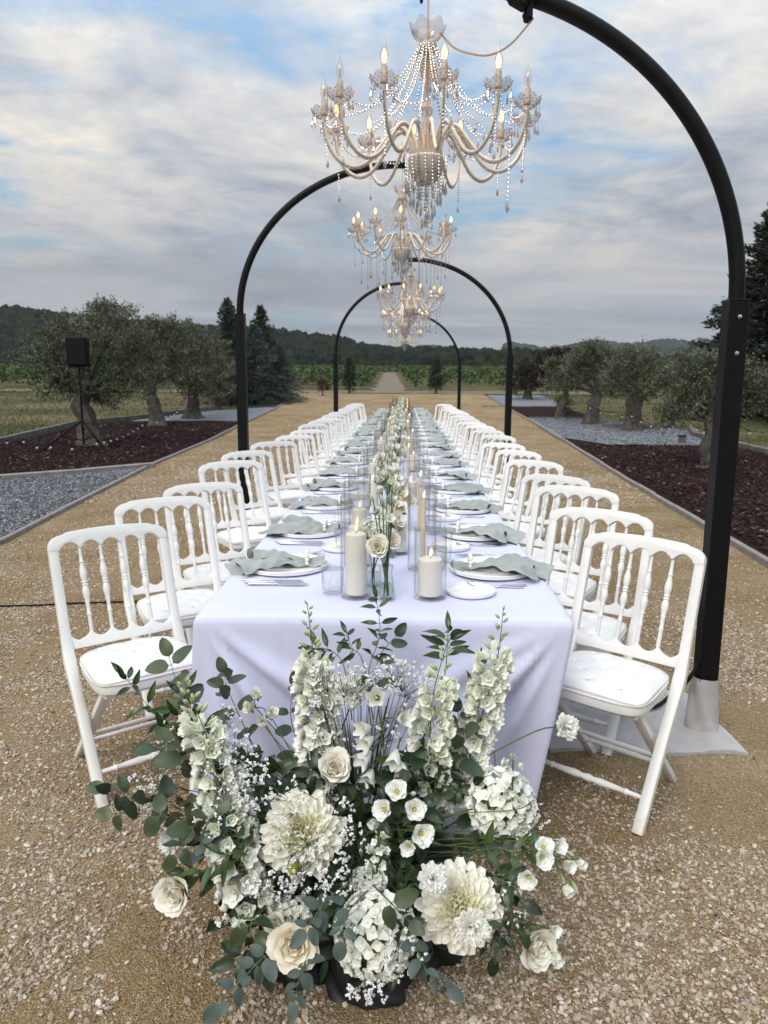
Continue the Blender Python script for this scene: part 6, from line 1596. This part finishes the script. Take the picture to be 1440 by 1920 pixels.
branch([(460, 1640), (440, 1600), (410, 1610), (375, 1640)], [1.66, 1.62, 1.6, 1.6], 'r', 5, 1.0); branch([(880, 1600), (930, 1590), (970, 1600), (1010, 1590)], [1.75, 1.7, 1.68, 1.66], 'r', 5, 1.0); branch([(880, 1650), (930, 1700), (940, 1740), (930, 1790)], [1.68, 1.6, 1.56, 1.54], 'd', 3, .75)
branch([(900, 1640), (960, 1660), (980, 1700), (985, 1745)], [1.68, 1.62, 1.6, 1.58], 'd', 3, .6); branch([(480, 1700), (470, 1740), (480, 1770), (490, 1800)], [1.62, 1.56, 1.54, 1.52], 'd', 4, .95)
# leafy mass between the stems
for i in range(100):
    px = fl.gauss(680, 145); py = fl.uniform(1430, 1800); 
    if abs(px - 680) > 300: continue
    Yc = 1.95 - (py - 1440) / 350 * .32; a = U(px, py, Yc); b2 = a + Vector((fl.uniform(-.12, .12), fl.uniform(-.10, .02), fl.uniform(-.04, .10)))
    branch([NEST.lerp(a, .55), a, a.lerp(b2, .5) + Vector((0, 0, .01)), b2], None, 'd' if i % 3 else 'r', 3, fl.uniform(.65, 1.05), start=.35)
for i in range(150):                       # bare fine stems inside
    px = fl.gauss(680, 110); py = fl.uniform(1400, 1640); a = U(px, py, 1.95 - (py - 1400) / 350 * .2)
    if i % 3 == 0: stem(a, (fl.uniform(-.3, .3), -.3, 1), .01, .0013)
# dark wrapped pots the stems stand in
pots = [(690, 1850, 1.66, .10, .07), (560, 1800, 1.72, .10, .12), (690, 1810, 1.71, .13, .15), (805, 1760, 1.78, .09, .12), (630, 1700, 1.92, .15, .24), (760, 1700, 1.92, .15, .24)]
for (px, py, Y, r_, h_) in pots:
    c = U(px, py, Y); q = MB(); s0 = fl.uniform(0, 6)
    def f_(u, v):
        a = v * 6.2832; k = 1 + .09 * math.sin(a * 3 + s0 + u * 2) + .05 * math.sin(a * 7 + u * 9) ; rr = r_ * k * (1 - .12 * u) * (1 if u < .97 else .2)
        return (rr * math.cos(a), rr * math.sin(a) * .8, .002 + h_ * u + .012 * math.sin(a * 5 + s0) * u)
    q.grid(f_, 12, 40); q.obj('dark_wrapped_pot', M['blackfab'], arr, loc=(c.x - ABASE.x, c.y - ABASE.y, 0))


# ------------------------------------------------------------ small vases along the table
def vase_mesh(kind):
    m = MB()
    if kind == 0: pf = [(.026, 0), (.030, .006), (.029, .03), (.022, .075), (.019, .095), (.024, .118)]
    elif kind == 1: pf = [(.024, 0), (.027, .005), (.027, .06), (.022, .08)]
    else: pf = [(.022, 0), (.032, .02), (.030, .06), (.014, .10), (.016, .15), (.018, .155)]
    m.lathe(pf, 24, flute=(12, .03)); m.lathe([(r_ * .92, z + .003) for r_, z in pf][::-1] + [(0, .006)], 24, flute=(12, .03)); m.lathe([(0, 0), pf[0]], 24)
    return m.mesh('bud_vase', M['glass'])


VM = [vase_mesh(k) for k in range(3)]
WM = MB().lathe([(0, .005), (.023, .006), (.025, .03), (.021, .055), (0, .055)], 16).mesh('water', M['water'])


def bouquet(loc, label, flowers, vkind=0):
    """flowers: (mesh, dx, dy, z, size, dir)"""
    loc = Vector(loc); v = thing('bud_vase', 'clear bud vase under ' + label, 'vase', loc, 0, 'bud vases along the table'); link('glass', VM[vkind], v); link('water', WM, v)
    t = thing('posy', label, 'flowers', loc, 0, 'white posies in bud vases')
    for (nm, me, dx, dy, z, s, d) in flowers:
        link(nm, me, t, mat=axis_matrix(Vector((dx, dy, z)), d, fl.uniform(0, 6), s)); q = Vector((dx, dy, z)) - Vector(d).normalized() * s * .3
        MB().tube(smooth_path([Vector((fl.uniform(-.012, .012), 0, .012)), Vector((dx * .15, dy * .15, .09)), q.lerp(Vector((dx * .2, 0, .1)), .45), q], 4), .0019, 6).obj('stem', M['stem'], t)
    return t


z = TZ + .001
b1 = bouquet((.005, 2.50, z), 'cream rose and lisianthus nearest the table end', [('rose', ROSE[2], -.028, -.03, 0.185, .100, (-.1, -1, .5)), ('lisianthus', LIS[1], .01, 0, .275, 0.063, (.2, -1, .6)), ('lisianthus', LIS[1], -.035, .01, .30, 0.063, (-.5, -.8, .8)), ('lisianthus', LIS[2], .02, .02, .335, 0.056, (.3, -.6, 1)), ('lisianthus', LIS[2], -.02, .02, .37, 0.050, (-.3, -.6, 1)),
    ('bud', LBUD, -.05, 0, .35, .032, (-.5, 0, 1)), ('bud', LBUD, -.015, -.005, .345, .034, (-.1, -.1, 1)), ('bud', LBUD, .02, .01, .40, .028, (.2, 0, 1)), ('bud', LBUD, .0, .01, .43, .022, (0, 0, 1)), ('lisianthus', LIS[2], .03, .02, .38, 0.048, (.5, -.4, 1))])
b2 = bouquet((-.045, 2.66, z), 'three white roses behind the front rose', [('rose', ROSE[2], -.045, -.02, .19, .085, (-.6, -.7, .5)), ('rose', ROSE[0], .06, .0, .17, .082, (.6, -.8, .4)), ('hydrangea', HYD[1], .0, .03, .20, .11, (0, -.5, 1)), ('lisianthus', LIS[1], .02, .02, .27, .05, (0, -1, .7))], 1)
for k in range(3): branch([Vector((-.06, 2.60, z + .09)), Vector((-.085, 2.57, z + .12)), Vector((-.09, 2.55, z + .08))], None, 'd', 1, .6, parent=b2, org=Vector((-.045, 2.66, z)), start=.5)
y = 3.12; k = 1
while y < 19.4:
    w_ = ORD2[min(k, 29)]; j = lambda a: fl.uniform(-a, a)
    F_ = [('rose', ROSE[fl.choice((0, 2))], j(.05), -.03 + j(.02), .16 + j(.03), .095, (j(.6), -1, .6)), ('rose', ROSE[fl.choice((0, 2, 3))], j(.07), j(.03), .20 + j(.03), .088, (j(.8), -.7, .8))]
    F_ += [('lisianthus', LIS[fl.choice((1, 1, 2))], j(.05), j(.03), .20 + .025 * q, .066, (j(.6), -.8, .7)) for q in range(5)] + [('bud', LBUD, j(.04), j(.02), .30 + .025 * q, .028, (j(.3), 0, 1)) for q in range(3)]
    F_ += [('rose', ROSE[fl.choice((0, 2))], j(.08), j(.06), .15 + j(.04), .085, (j(.8), -.9, .7)) for q in range(2)] + [('lisianthus', LIS[0], j(.08), j(.05), .21 + j(.05), .06, (j(.8), -.9, .7)) for q in range(2)]
    bouquet((j(.025) - .01, y, z), 'white rose and lisianthus posy, %s one down the table' % w_, F_, k % 3)
    y += .62; k += 1

# petals and leaves that fell on the ground and on the cloth
for (px, py, c) in ((1100, 1425, M['wood']), (95, 1340, M['wood']), (1415, 1432, M['wood']), (1240, 1640, M['wood'])):
    p = GP(px, py); o = MB().grid(lambda u, v: (.02 * u, .012 * (v - .5) * math.sin(3 * u + .1), .004 + .004 * math.sin(u * 5 + v * 3)), 5, 3).obj('fallen_leaf', c, loc=tuple(p + Vector((0, 0, .004))), rot=(0, 0, px * 1.0)); tag(o, 'small dry brown leaf lying on the gravel %s' % {1100: 'between the right chair and the table', 95: 'left of the nearest left chair', 1415: 'beside the felt cover corner', 1240: 'in front of the right chair'}[px], 'leaf')
